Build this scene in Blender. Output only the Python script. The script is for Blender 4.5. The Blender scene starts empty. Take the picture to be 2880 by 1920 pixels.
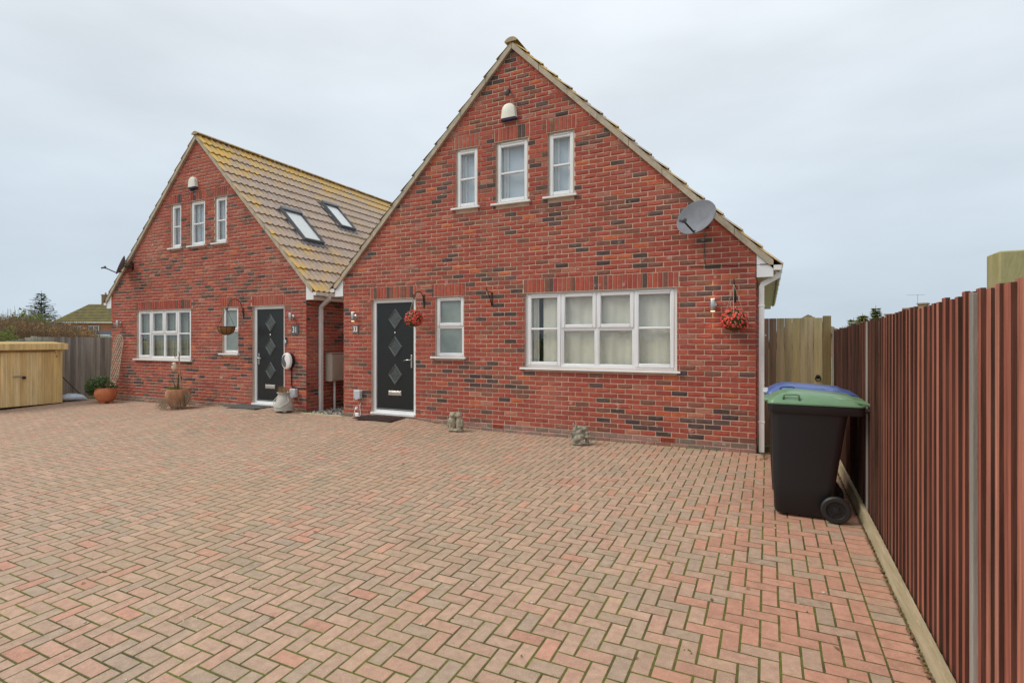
import bpy, bmesh, math, random
from mathutils import Vector, Matrix, noise

SC = bpy.context.scene
COL = SC.collection
PI = math.pi
R = math.radians
RNG = random.Random(11)

# ------------------------------------------------------------------ camera
CAM_POS = Vector((0.14, -7.92, 1.55))
CAM_YAW = math.atan(720 / 1494)
cam = bpy.data.cameras.new('camera'); cam_ob = bpy.data.objects.new('camera', cam); COL.objects.link(cam_ob)
cam.sensor_width = 36; cam.lens = 1494 / 2880 * 36
cam.shift_y = -7 / 2880
cam.clip_start = 0.05; cam.clip_end = 3000
cam_ob.location = CAM_POS
cam_ob.rotation_euler = (R(90), 0, CAM_YAW)
SC.camera = cam_ob

# ------------------------------------------------------------------ world: even overcast daylight
SUN_EL, SUN_AZ = R(48), R(-126)      # azimuth measured from +Y towards +X
w = bpy.data.worlds.new('World'); SC.world = w; w.use_nodes = True
nt = w.node_tree; nt.nodes.clear()
def wn(t, **k):
    n = nt.nodes.new(t)
    for a, b in k.items(): setattr(n, a, b)
    return n
out = wn('ShaderNodeOutputWorld')
sky = wn('ShaderNodeTexSky', sky_type='NISHITA', sun_disc=False, sun_elevation=SUN_EL, sun_rotation=SUN_AZ)
sky.air_density = 1.0; sky.dust_density = 3.0
bg_sky = wn('ShaderNodeBackground'); bg_sky.inputs['Strength'].default_value = 0.06
tc = wn('ShaderNodeTexCoord')
sep = wn('ShaderNodeSeparateXYZ')
grad = wn('ShaderNodeMapRange'); grad.inputs[1].default_value = -0.02; grad.inputs[2].default_value = 0.75; grad.interpolation_type = 'SMOOTHSTEP'
ramp = wn('ShaderNodeMix', data_type='RGBA')
ramp.inputs['A'].default_value = (0.52, 0.61, 0.69, 1)
ramp.inputs['B'].default_value = (0.87, 0.91, 0.95, 1)
mp = wn('ShaderNodeMapping'); mp.inputs['Scale'].default_value = (1, 1, 3.2)
nz = wn('ShaderNodeTexNoise'); nz.inputs['Scale'].default_value = 1.7; nz.inputs['Detail'].default_value = 5; nz.inputs['Roughness'].default_value = 0.5
nr = wn('ShaderNodeMapRange'); nr.inputs[1].default_value = 0.32; nr.inputs[2].default_value = 0.68; nr.inputs[3].default_value = 0.86; nr.inputs[4].default_value = 1.07
mul = wn('ShaderNodeVectorMath', operation='SCALE')
bg_cloud = wn('ShaderNodeBackground'); bg_cloud.inputs['Strength'].default_value = 0.89
mixs = wn('ShaderNodeMixShader'); mixs.inputs['Fac'].default_value = 0.93
L = nt.links.new
L(tc.outputs['Generated'], sep.inputs[0]); L(sep.outputs['Z'], grad.inputs[0]); L(grad.outputs[0], ramp.inputs['Factor'])
L(tc.outputs['Generated'], mp.inputs[0]); L(mp.outputs[0], nz.inputs['Vector']); L(nz.outputs[0], nr.inputs[0])
L(ramp.outputs['Result'], mul.inputs[0]); L(nr.outputs[0], mul.inputs['Scale']); L(mul.outputs[0], bg_cloud.inputs['Color'])
L(sky.outputs[0], bg_sky.inputs['Color'])
L(bg_sky.outputs[0], mixs.inputs[1]); L(bg_cloud.outputs[0], mixs.inputs[2]); L(mixs.outputs[0], out.inputs['Surface'])

# ------------------------------------------------------------------ sun behind thin cloud
sd = bpy.data.lights.new('sun', 'SUN'); sd.energy = 1.5; sd.angle = R(28); sd.color = (1.0, 0.93, 0.81)
so = bpy.data.objects.new('sun', sd); COL.objects.link(so)
sdir = Vector((math.sin(SUN_AZ) * math.cos(SUN_EL), math.cos(SUN_AZ) * math.cos(SUN_EL), math.sin(SUN_EL)))
so.rotation_euler = sdir.to_track_quat('Z', 'Y').to_euler()
SC.view_settings.view_transform = 'Standard'; SC.view_settings.look = 'None'
SC.view_settings.exposure = 0.39; SC.view_settings.gamma = 1.0; SC.view_settings.use_curve_mapping = False
SC.cycles.max_bounces = 8; SC.cycles.transparent_max_bounces = 12
SC.cycles.use_denoising = True

# ------------------------------------------------------------------ materials
MATS = {}
def new_mat(name):
    m = bpy.data.materials.new(name); m.use_nodes = True; MATS[name] = m
    return m, m.node_tree, m.node_tree.nodes['Principled BSDF']
def N(t, typ, **k):
    n = t.nodes.new(typ)
    for a, b in k.items(): setattr(n, a, b)
    return n
def noise_node(t, scale, detail=4, rough=0.55, stretch=None, coord='pos'):
    if coord == 'pos':
        src = N(t, 'ShaderNodeNewGeometry').outputs['Position']
    else:
        src = N(t, 'ShaderNodeTexCoord').outputs['Object']
    if stretch:
        m = N(t, 'ShaderNodeMapping'); m.inputs['Scale'].default_value = stretch
        t.links.new(src, m.inputs[0]); src = m.outputs[0]
    n = N(t, 'ShaderNodeTexNoise'); n.inputs['Scale'].default_value = scale
    n.inputs['Detail'].default_value = detail; n.inputs['Roughness'].default_value = rough
    t.links.new(src, n.inputs['Vector'])
    return n.outputs[0]
def mrange(t, v, a, b, c=0.0, d=1.0):
    n = N(t, 'ShaderNodeMapRange'); t.links.new(v, n.inputs[0])
    for i, x in enumerate((a, b, c, d)): n.inputs[i + 1].default_value = x
    return n.outputs[0]
def mixc(t, f, a, b, blend='MIX'):
    n = N(t, 'ShaderNodeMix', data_type='RGBA', blend_type=blend)
    for key, v in (('Factor', f), ('A', a), ('B', b)):
        s = n.inputs[key]
        if isinstance(v, (int, float)): s.default_value = v
        elif isinstance(v, tuple): s.default_value = v if len(v) == 4 else (*v, 1)
        else: t.links.new(v, s)
    return n.outputs['Result']
def mathn(t, op, a, b):
    n = N(t, 'ShaderNodeMath', operation=op)
    for i, v in enumerate((a, b)):
        if isinstance(v, (int, float)): n.inputs[i].default_value = v
        else: t.links.new(v, n.inputs[i])
    return n.outputs[0]
def bump(t, bs, h, strength=0.3, dist=0.01):
    b = N(t, 'ShaderNodeBump'); b.inputs['Strength'].default_value = strength; b.inputs['Distance'].default_value = dist
    t.links.new(h, b.inputs['Height']); t.links.new(b.outputs[0], bs.inputs['Normal'])
def tone(t):
    a = N(t, 'ShaderNodeAttribute'); a.attribute_name = 'tone'; return a.outputs['Color']

def simple(name, c, rough=0.6, metal=0.0, var=0.0, vscale=8.0, c2=None, bmp=0.0, bscale=60.0, stretch=None, spec=None):
    m, t, bs = new_mat(name)
    bs.inputs['Roughness'].default_value = rough; bs.inputs['Metallic'].default_value = metal
    if spec is not None: bs.inputs['Specular IOR Level'].default_value = spec
    if var or c2:
        n = noise_node(t, vscale, 6, 0.6, stretch)
        f = mrange(t, n, 0.35, 0.65)
        c2 = c2 or tuple(x * (1 - var) for x in c)
        col = mixc(t, f, c, c2); t.links.new(col, bs.inputs['Base Color'])
    else:
        bs.inputs['Base Color'].default_value = (*c, 1)
    if bmp: bump(t, bs, noise_node(t, bscale, 4, 0.6, stretch), bmp)
    return m

def toned(name, rough=0.85, var=0.35, vscale=25.0, spot=None, spot_c=(.6, .55, .5), spot_scale=9.0, bmp=0.3, bscale=90.0, stretch=None, spec=0.3, big=None, big_c=None, big_scale=1.1, speck=None, speck_c=(.75, .7, .65)):
    m, t, bs = new_mat(name)
    bs.inputs['Roughness'].default_value = rough; bs.inputs['Specular IOR Level'].default_value = spec
    col = tone(t)
    n = noise_node(t, vscale, 6, 0.65, stretch)
    v = mrange(t, n, 0.3, 0.7, 1 - var, 1 + var * .6)
    vm = N(t, 'ShaderNodeVectorMath', operation='SCALE'); t.links.new(col, vm.inputs[0]); t.links.new(v, vm.inputs['Scale']); col = vm.outputs[0]
    if big:
        bn = noise_node(t, big_scale, 5, 0.6)
        col = mixc(t, mrange(t, bn, big[0], big[1], 0, big[2]), col, big_c)
    if spot:
        s = noise_node(t, spot_scale, 3, 0.6)
        col = mixc(t, mrange(t, s, spot[0], spot[1], 0, spot[2]), col, spot_c)
    if speck:
        s = noise_node(t, 240, 2, 0.5)
        col = mixc(t, mrange(t, s, speck[0], speck[1], 0, speck[2]), col, speck_c)
    t.links.new(col, bs.inputs['Base Color'])
    if bmp: bump(t, bs, noise_node(t, bscale, 5, 0.65, stretch), bmp, 0.006)
    return m

toned('brick', rough=0.9, var=0.24, big=(.54, .78, .28), big_c=(.50, .27, .21), big_scale=0.9, vscale=16, spot=(.63, .72, .5), spot_c=(.58, .44, .39), spot_scale=6.5, bmp=0.5, bscale=70)
simple('mortar', (.64, .465, .35), 0.95, c2=(.52, .365, .27), vscale=5, bmp=0.5, bscale=120)
# pavers: pink concrete blocks with grey film, dark blotches, pale aggregate
toned('paver', rough=0.9, var=0.22, vscale=18, big=(.48, .72, .4), big_c=(.40, .27, .165), big_scale=0.6, spot=(.62, .78, .42), spot_c=(.22, .17, .12), spot_scale=1.3, bmp=0.45, bscale=190, speck=(.60, .70, .5))
# joints
m, t, bs = new_mat('joint')
f = mrange(t, noise_node(t, 2.2, 6, 0.7), 0.40, 0.56)
c = mixc(t, f, (.06, .048, .025), (.16, .185, .022))
f2 = mrange(t, noise_node(t, 40, 3, 0.6), 0.35, 0.65)
c = mixc(t, f2, c, (.10, .10, .025)); t.links.new(c, bs.inputs['Base Color']); bs.inputs['Roughness'].default_value = 1
bump(t, bs, noise_node(t, 150, 3), 0.8)
simple('moss', (.16, .20, .02), 1.0, c2=(.075, .10, .012), vscale=30)
simple('earth', (.10, .075, .05), 1.0, c2=(.055, .045, .03), vscale=6, bmp=0.7, bscale=40)
simple('grass', (.10, .14, .035), 1.0, c2=(.16, .15, .06), vscale=1.5, bmp=0.5, bscale=30)
# roof tile with orange lichen driven by per-tile amount
m, t, bs = new_mat('roof_tile')
bs.inputs['Roughness'].default_value = 0.9
n1 = noise_node(t, 7, 5, 0.6)
base = mixc(t, mrange(t, n1, 0.35, 0.65), (.53, .42, .34), (.41, .32, .265))
base = mixc(t, mrange(t, noise_node(t, 45, 3, 0.6), 0.48, 0.72, 0, .45), base, (.22, .18, .16))
a = N(t, 'ShaderNodeAttribute'); a.attribute_name = 'tone'
sepc = N(t, 'ShaderNodeSeparateColor'); t.links.new(a.outputs['Color'], sepc.inputs[0])
n2 = mathn(t, 'ADD', noise_node(t, 2.2, 5, 0.7, (1, 1.6, .8)), mathn(t, 'MULTIPLY', noise_node(t, 24, 4, 0.65), 0.55))
gp = N(t, 'ShaderNodeNewGeometry'); sp_ = N(t, 'ShaderNodeSeparateXYZ'); t.links.new(gp.outputs['Position'], sp_.inputs[0])
grow = mathn(t, 'ADD', mrange(t, sp_.outputs['Z'], 5.2, 6.3, 0, .24), mrange(t, sp_.outputs['Y'], .1, 1.0, .13, 0))   # lichen thrives along ridge and verge
grow = mathn(t, 'ADD', grow, mrange(t, sp_.outputs['Z'], 3.9, 2.8, 0, .06))
lev = mathn(t, 'ADD', mathn(t, 'ADD', n2, grow), sepc.outputs[0])
lc = mixc(t, mrange(t, noise_node(t, 14, 3), 0.4, 0.6), (.74, .42, .06), (.58, .43, .15))
base = mixc(t, mrange(t, lev, 0.90, 1.08, 0, .9), base, lc)
t.links.new(base, bs.inputs['Base Color']); bump(t, bs, noise_node(t, 60, 4), 0.4)
simple('ridge_tile', (.36, .29, .22), 0.9, c2=(.50, .36, .14), vscale=4, bmp=0.4)
simple('verge', (.50, .42, .31), 0.9, c2=(.36, .31, .235), vscale=7, bmp=0.3, bscale=50)
simple('upvc', (.80, .81, .82), 0.3, var=0.06, vscale=3)
simple('gutter_white', (.80, .79, .77), 0.35, c2=(.70, .68, .65), vscale=4)
simple('door_paint', (.009, .012, .013), 0.38, bmp=0.08, bscale=150, stretch=(4, 4, .4))
simple('door_trim', (.10, .115, .115), 0.3)
simple('door_glass', (.085, .10, .10), 0.22, c2=(.055, .065, .065), vscale=20)
simple('chrome', (.72, .72, .72), 0.22, metal=1.0)
simple('steel', (.55, .55, .54), 0.35, metal=0.9)
simple('frost', (.255, .31, .30), 0.3, c2=(.20, .25, .245), vscale=5)
simple('curtain', (.68, .66, .575), 0.95, c2=(.60, .58, .50), vscale=3)
simple('net_shade', (.30, .33, .28), 0.95, c2=(.22, .25, .20), vscale=4)
simple('net', (.70, .73, .75), 0.95, var=0.1, vscale=6)
simple('blind', (.52, .59, .67), 0.9)
simple('room', (.35, .34, .32), 0.95)
simple('black_iron', (.022, .018, .017), 0.55, metal=0.3, bmp=0.2, bscale=200)
simple('black_plastic', (.016, .016, .017), 0.5, bmp=0.06, bscale=140)
simple('grey_plastic', (.10, .105, .115), 0.5)
simple('box_grey', (.50, .53, .57), 0.4)
simple('bell_cream', (.78, .76, .66), 0.35, var=.12, vscale=9)
simple('bell_blue', (.03, .03, .12), 0.3)
simple('dish_grey', (.20, .215, .245), 0.75, c2=(.15, .16, .185), vscale=6)
simple('slate', (.10, .11, .125), 0.7, var=.2, vscale=20)
simple('white_paint', (.82, .82, .80), 0.5)
simple('meter_box', (.50, .44, .36), 0.6, var=.1, vscale=4)
simple('bin_body', (.0085, .010, .0125), 0.5, bmp=0.12, bscale=260)
simple('bin_green', (.12, .245, .13), 0.33, c2=(.16, .29, .17), vscale=5)
simple('bin_blue', (.05, .10, .30), 0.35, c2=(.075, .13, .34), vscale=5)
toned('fence_wood', rough=0.85, var=0.6, vscale=22, stretch=(1, 1, .05), bmp=0.6, bscale=70, big=(.56, .76, .35), big_c=(.13, .07, .042), big_scale=1.9, spec=.2)
toned('wood', rough=0.75, var=0.35, vscale=12, stretch=(1, 1, .07), bmp=0.4, bscale=50, spot=(.69, .73, .75), spot_c=(.16, .075, .02), spot_scale=5)
toned('grey_wood', rough=0.85, var=0.45, vscale=14, stretch=(1, 1, .05), bmp=0.5, bscale=60, big=(.55, .8, .4), big_c=(.10, .10, .045), big_scale=1.2)
simple('gravel_board', (.55, .48, .32), 0.8, c2=(.39, .34, .20), vscale=8, stretch=(3, .35, 3), bmp=0.6, bscale=40)
simple('post_grey', (.34, .32, .29), 0.8, c2=(.22, .21, .18), vscale=9, stretch=(1, 1, .1), bmp=0.4)
simple('old_post', (.40, .35, .19), 0.85, c2=(.25, .25, .07), vscale=6, stretch=(1, 1, .35), bmp=0.6, bscale=30)
simple('terracotta', (.62, .215, .09), 0.8, c2=(.48, .15, .065), vscale=5, bmp=0.2)
simple('terracotta_worn', (.60, .27, .14), 0.9, c2=(.20, .115, .055), vscale=3.2, bmp=0.4)
simple('stone', (.40, .36, .28), 0.95, c2=(.16, .145, .11), vscale=22, bmp=0.9, bscale=45)
simple('stone_owl', (.47, .42, .31), 0.95, c2=(.24, .205, .15), vscale=18, bmp=0.8, bscale=50)
simple('churn', (.52, .50, .45), 0.55, c2=(.40, .385, .34), vscale=7)
simple('coco', (.30, .145, .05), 0.95, c2=(.21, .10, .035), vscale=30, bmp=0.8, bscale=120)
simple('bark', (.10, .075, .05), 0.9, var=.4, vscale=12)
simple('twig', (.24, .165, .105), 0.9)
def leafy(name, *a, **k):
    # thin leaves: part of the light passes through
    m = simple(name, *a, **k); t = m.node_tree; bs = t.nodes['Principled BSDF']; o_ = t.nodes['Material Output']
    tl = N(t, 'ShaderNodeBsdfTranslucent'); src = bs.inputs['Base Color'].links[0].from_socket if bs.inputs['Base Color'].links else None
    if src: t.links.new(src, tl.inputs['Color'])
    mx_ = N(t, 'ShaderNodeMixShader'); mx_.inputs[0].default_value = .45
    t.links.new(bs.outputs[0], mx_.inputs[1]); t.links.new(tl.outputs[0], mx_.inputs[2]); t.links.new(mx_.outputs[0], o_.inputs['Surface'])
    return m
leafy('leaf', (.06, .11, .035), 0.6, c2=(.13, .19, .07), vscale=14)
leafy('leaf_light', (.20, .25, .06), 0.7, c2=(.12, .18, .035), vscale=3)
leafy('leaf_yellow', (.34, .35, .09), 0.7, c2=(.22, .26, .06), vscale=3)
leafy('leaf_brown', (.50, .31, .14), 0.85, c2=(.34, .20, .085), vscale=5)
leafy('conifer', (.14, .185, .15), 0.8, c2=(.21, .23, .15), vscale=2)
simple('cane', (.44, .30, .15), 0.7)
simple('willow', (.50, .42, .31), 0.85, var=.3, vscale=20)
simple('petal', (.85, .045, .035), 0.6, c2=(.85, .14, .10), vscale=25)
simple('petal_pale', (.72, .58, .42), 0.7)
simple('ball_core', (.12, .05, .025), 0.95, c2=(.07, .075, .02), vscale=16)
simple('mat_brown', (.06, .034, .03), 0.95, bmp=.6, bscale=200)
simple('mat_grey', (.14, .14, .135), 0.95, bmp=.6, bscale=200)
simple('bag', (.74, .78, .82), 0.45, c2=(.40, .55, .75), vscale=9)
simple('pebble', (.62, .59, .53), 0.8, c2=(.38, .35, .31), vscale=20)
simple('litter', (.26, .14, .07), 0.9, c2=(.12, .075, .045), vscale=25)
simple('far_roof', (.21, .185, .055), 0.95, c2=(.15, .12, .07), vscale=1.2)
simple('far_brick', (.46, .19, .10), 0.95, c2=(.36, .14, .08), vscale=.6)
simple('far_chimney', (.23, .16, .11), 0.95, c2=(.30, .23, .15), vscale=1.5)
simple('far_pane', (.16, .18, .20), 0.2)
simple('air_brick', (.52, .10, .05), 0.85, var=.2, vscale=30)
simple('dark', (.012, .011, .010), 0.95)
simple('plastic_clear', (.55, .58, .60), 0.3)
# window glass: thin sheet, clear with real fresnel sheen
m, t, bs = new_mat('glass')
t.nodes.remove(bs)
lw = N(t, 'ShaderNodeLayerWeight'); lw.inputs['Blend'].default_value = 0.5
ff = mathn(t, 'ADD', mathn(t, 'MULTIPLY', mathn(t, 'POWER', lw.outputs['Facing'], 5.0), 0.9), 0.05)
tr = N(t, 'ShaderNodeBsdfTransparent'); tr.inputs[0].default_value = (.975, .985, .98, 1)
gl = N(t, 'ShaderNodeBsdfGlossy'); gl.inputs['Roughness'].default_value = 0.01; gl.inputs['Color'].default_value = (.95, .97, 1, 1)
mx = N(t, 'ShaderNodeMixShader'); t.links.new(ff, mx.inputs[0]); t.links.new(tr.outputs[0], mx.inputs[1]); t.links.new(gl.outputs[0], mx.inputs[2])
t.links.new(mx.outputs[0], t.nodes['Material Output'].inputs['Surface'])

# ------------------------------------------------------------------ mesh helpers
class MB:
    def __init__(s): s.v = []; s.f = []; s.t = []
    def add(s, verts, faces, tone=None):
        o = len(s.v); s.v.extend(verts)
        for f in faces: s.f.append(tuple(i + o for i in f)); s.t.append(tone)
        return s
    def box(s, x0, x1, y0, y1, z0, z1, bev=0.0, tone=None, M=None):
        if bev:
            b = min(bev, (x1-x0)*.45, (y1-y0)*.45, (z1-z0)*.45)
            c = ((x0+x1)/2, (y0+y1)/2, (z0+z1)/2); h = ((x1-x0)/2, (y1-y0)/2, (z1-z0)/2)
            vs = []; fs = []; idx = {}
            for sx in (-1, 1):
                for sy in (-1, 1):
                    for sz in (-1, 1):
                        for ax in range(3):
                            d = [h[0]-b, h[1]-b, h[2]-b]; d[ax] = h[ax]
                            idx[(sx, sy, sz, ax)] = len(vs)
                            vs.append((c[0]+sx*d[0], c[1]+sy*d[1], c[2]+sz*d[2]))
            I = idx
            for sg in (-1, 1):
                q = [I[(sg,-1,-1,0)], I[(sg,1,-1,0)], I[(sg,1,1,0)], I[(sg,-1,1,0)]]; fs.append(q if sg > 0 else q[::-1])
                q = [I[(-1,sg,-1,1)], I[(-1,sg,1,1)], I[(1,sg,1,1)], I[(1,sg,-1,1)]]; fs.append(q if sg > 0 else q[::-1])
                q = [I[(-1,-1,sg,2)], I[(1,-1,sg,2)], I[(1,1,sg,2)], I[(-1,1,sg,2)]]; fs.append(q if sg > 0 else q[::-1])
            for a_ in (-1, 1):
                for b_ in (-1, 1):
                    fs.append([I[(a_,b_,-1,0)], I[(a_,b_,1,0)], I[(a_,b_,1,1)], I[(a_,b_,-1,1)]])
                    fs.append([I[(a_,-1,b_,0)], I[(a_,1,b_,0)], I[(a_,1,b_,2)], I[(a_,-1,b_,2)]])
                    fs.append([I[(-1,a_,b_,1)], I[(1,a_,b_,1)], I[(1,a_,b_,2)], I[(-1,a_,b_,2)]])
                    for c_ in (-1, 1): fs.append([I[(a_,b_,c_,0)], I[(a_,b_,c_,1)], I[(a_,b_,c_,2)]])
            cv = Vector(c)
            ff = []
            for f in fs:
                p = [Vector(vs[i]) for i in f]; n = (p[1]-p[0]).cross(p[2]-p[0]); m_ = sum(p, Vector())/len(p) - cv
                ff.append(f if n.dot(m_) > 0 else f[::-1])
            fs = ff
        else:
            vs = [(x0,y0,z0),(x1,y0,z0),(x1,y1,z0),(x0,y1,z0),(x0,y0,z1),(x1,y0,z1),(x1,y1,z1),(x0,y1,z1)]
            fs = [(0,3,2,1),(4,5,6,7),(0,1,5,4),(1,2,6,5),(2,3,7,6),(3,0,4,7)]
        if M is not None: vs = [tuple(M @ Vector(p)) for p in vs]
        return s.add(vs, fs, tone)
    def prism(s, poly, y0, y1, tone=None, f=None, inset=0.0):
        """poly: (a,z) points anticlockwise seen from -y; extruded y0 (front) to y1"""
        n = len(poly); f = f or (lambda a, z, y: (a, y, z))
        vs = []
        if inset:
            cx = sum(p[0] for p in poly)/n; cz = sum(p[1] for p in poly)/n
            def sh(p):
                dx, dz = p[0]-cx, p[1]-cz
                return (cx + dx*max(0, 1-inset/max(abs(dx), 1e-4)) if abs(dx) > inset else cx, cz + dz*max(0, 1-inset/max(abs(dz), 1e-4)) if abs(dz) > inset else cz)
            vs += [f(*sh(p), y0) for p in poly]; vs += [f(*p, y0+inset) for p in poly]; vs += [f(*p, y1) for p in poly]
            fs = [tuple(range(n))] + [(i, n+i, n+(i+1) % n, (i+1) % n) for i in range(n)] + [(n+i, 2*n+i, 2*n+(i+1) % n, n+(i+1) % n) for i in range(n)]
        else:
            vs += [f(*p, y0) for p in poly]; vs += [f(*p, y1) for p in poly]
            fs = [tuple(range(n)), tuple(range(2*n-1, n-1, -1))] + [(i, n+i, n+(i+1) % n, (i+1) % n) for i in range(n)]
        return s.add(vs, fs, tone)
    def tube(s, pts, r, n=8, tone=None, caps=True):
        pts = [Vector(p) for p in pts]; rs = r if isinstance(r, (list, tuple)) else [r]*len(pts)
        vs = []; fs = []; up = None
        for i, p in enumerate(pts):
            d = (pts[min(i+1, len(pts)-1)] - pts[max(i-1, 0)]).normalized()
            if up is None: up = d.orthogonal().normalized()
            up = (up - d*up.dot(d)); up = up.normalized() if up.length > 1e-6 else d.orthogonal().normalized()
            sd_ = d.cross(up)
            for k in range(n):
                a = 2*PI*k/n; vs.append(tuple(p + (up*math.cos(a) + sd_*math.sin(a))*rs[i]))
        for i in range(len(pts)-1):
            for k in range(n): fs.append((i*n+k, i*n+(k+1) % n, (i+1)*n+(k+1) % n, (i+1)*n+k))
        if caps: fs.append(tuple(range(n-1, -1, -1))); fs.append(tuple(range((len(pts)-1)*n, len(pts)*n)))
        return s.add(vs, fs, tone)
    def lathe(s, prof, n=24, M=None, tone=None, cap=True):
        vs = []; fs = []
        for r, z in prof:
            for k in range(n):
                a = 2*PI*k/n; vs.append((r*math.cos(a), r*math.sin(a), z))
        for i in range(len(prof)-1):
            for k in range(n): fs.append((i*n+k, i*n+(k+1) % n, (i+1)*n+(k+1) % n, (i+1)*n+k))
        if cap:
            fs.append(tuple(range(n-1, -1, -1))); fs.append(tuple(range((len(prof)-1)*n, len(prof)*n)))
        if M is not None: vs = [tuple(M @ Vector(p)) for p in vs]
        return s.add(vs, fs, tone)
    def loft(s, rings, cap=True, tone=None):
        n = len(rings[0]); vs = [p for r_ in rings for p in r_]; fs = []
        for i in range(len(rings)-1):
            for k in range(n): fs.append((i*n+k, i*n+(k+1) % n, (i+1)*n+(k+1) % n, (i+1)*n+k))
        if cap: fs.append(tuple(range(n-1, -1, -1))); fs.append(tuple(range((len(rings)-1)*n, len(rings)*n)))
        return s.add(vs, fs, tone)
    def ell(s, c, r, nu=14, nv=9, M=None):
        vs = []; fs = []
        for i in range(nv+1):
            p = PI*i/nv
            for k in range(nu):
                a = 2*PI*k/nu; vs.append(Vector((r[0]*math.sin(p)*math.cos(a), r[1]*math.sin(p)*math.sin(a), -r[2]*math.cos(p))))
        for i in range(nv):
            for k in range(nu): fs.append((i*nu+k, i*nu+(k+1) % nu, (i+1)*nu+(k+1) % nu, (i+1)*nu+k))
        if M is not None: vs = [M @ p for p in vs]
        return s.add([tuple(p + Vector(c)) for p in vs], fs)
    def mesh(s, name, mat, smooth=False):
        me = bpy.data.meshes.new(name); me.from_pydata(s.v, [], s.f)
        if any(x is not None for x in s.t):
            at = me.attributes.new('tone', 'FLOAT_COLOR', 'CORNER'); buf = []
            for f, tn in zip(s.f, s.t): buf.extend((*(tn or (.3, .3, .3)), 1.0) * len(f))
            at.data.foreach_set('color', buf)
        if smooth:
            me.polygons.foreach_set('use_smooth', [True]*len(me.polygons))
        if mat: me.materials.append(MATS[mat])
        me.update()
        if smooth == 'auto':
            try: me.set_sharp_from_angle(angle=R(40))
            except Exception: pass
        return me
    def build(s, name, mat, parent=None, smooth=False, kind=None):
        return link(name, s.mesh(name, mat, smooth), parent, kind)

def link(name, me, parent=None, kind=None):
    o = bpy.data.objects.new(name, me); COL.objects.link(o)
    if parent is not None: o.parent = parent
    if kind: o['kind'] = kind
    return o
def tag(o, label, cat, group=None):
    o['label'] = label; o['category'] = cat
    if group: o['group'] = group
    return o
def thing(name, label, cat, loc=(0, 0, 0), rz=0.0, group=None):
    o = bpy.data.objects.new(name, None); COL.objects.link(o)
    o.location = loc; o.rotation_euler = (0, 0, rz); o.empty_display_size = .2
    return tag(o, label, cat, group)
def rrect(x0, x1, y0, y1, z, r, n=4):
    pts = []
    for cx, cy, a0 in ((x1-r, y1-r, 0), (x0+r, y1-r, 90), (x0+r, y0+r, 180), (x1-r, y0+r, 270)):
        for k in range(n+1):
            a = R(a0 + 90*k/n); pts.append((cx + r*math.cos(a), cy + r*math.sin(a), z))
    return pts
def clip(poly, a, b, c):
    """keep a*x+b*z<=c"""
    o = []; n = len(poly)
    for i in range(n):
        p, q = poly[i], poly[(i+1) % n]; dp, dq = a*p[0]+b*p[1]-c, a*q[0]+b*q[1]-c
        if dp <= 0: o.append(p)
        if dp*dq < 0:
            t_ = dp/(dp-dq); o.append((p[0]+(q[0]-p[0])*t_, p[1]+(q[1]-p[1])*t_))
    return o
def area(poly):
    return abs(sum(poly[i][0]*poly[(i+1) % len(poly)][1] - poly[(i+1) % len(poly)][0]*poly[i][1] for i in range(len(poly))))/2
def vnoise(x, y, z=0.0): return noise.noise(Vector((x, y, z)))   # -1..1

# ------------------------------------------------------------------ ground level
def h(x, y):
    g = 0.03*min(y, 0.0)
    g += 0.115*math.exp(-((x+6.1)/.8)**2/2 - (min(y, 0)/1.7)**2/2)
    g += 0.11*math.exp(-((x+9.65)/.8)**2/2 - (min(y, 0)/1.7)**2/2)
    g -= 0.012*max(0, -11.5-x)
    g += 0.012*vnoise(x*.55, y*.55, 3.1)
    return g
# ------------------------------------------------------------------ far ground sheet
mb = MB()
xs = [-900, -300, -120, -60, -40, -30, -22, -18.2, .95, 1.6, 6, 20, 60, 200, 900]; ys = [-900, -300, -80, -40, -20, -9, 1.2, 9, 20, 40, 90, 200, 900]
for i in range(len(xs)-1):
    for j in range(len(ys)-1):
        if xs[i] >= -18.3 and xs[i+1] <= 1.0 and ys[j] >= -9.1 and ys[j+1] <= 1.3: continue
        mb.add([(xs[i], ys[j], -.33), (xs[i+1], ys[j], -.33), (xs[i+1], ys[j+1], -.33), (xs[i], ys[j+1], -.33)], [(0, 1, 2, 3)])
mb.build('ground', 'grass', kind='structure')
# earth and sand bed just under the blocks
mb = MB(); st = .1; nx = int(19.4/st); ny = int(10.5/st)
for j in range(ny+1):
    for i in range(nx+1):
        x = -18.3 + i*st; y = -9.1 + j*st; x = min(x, .97)
        mb.v.append((x, y, h(x, y) - .0027))
for j in range(ny):
    for i in range(nx):
        a = j*(nx+1)+i; mb.f.append((a, a+1, a+nx+2, a+nx+1)); mb.t.append(None)
drive = mb.build('driveway', 'joint', kind='structure', smooth=True)

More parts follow.
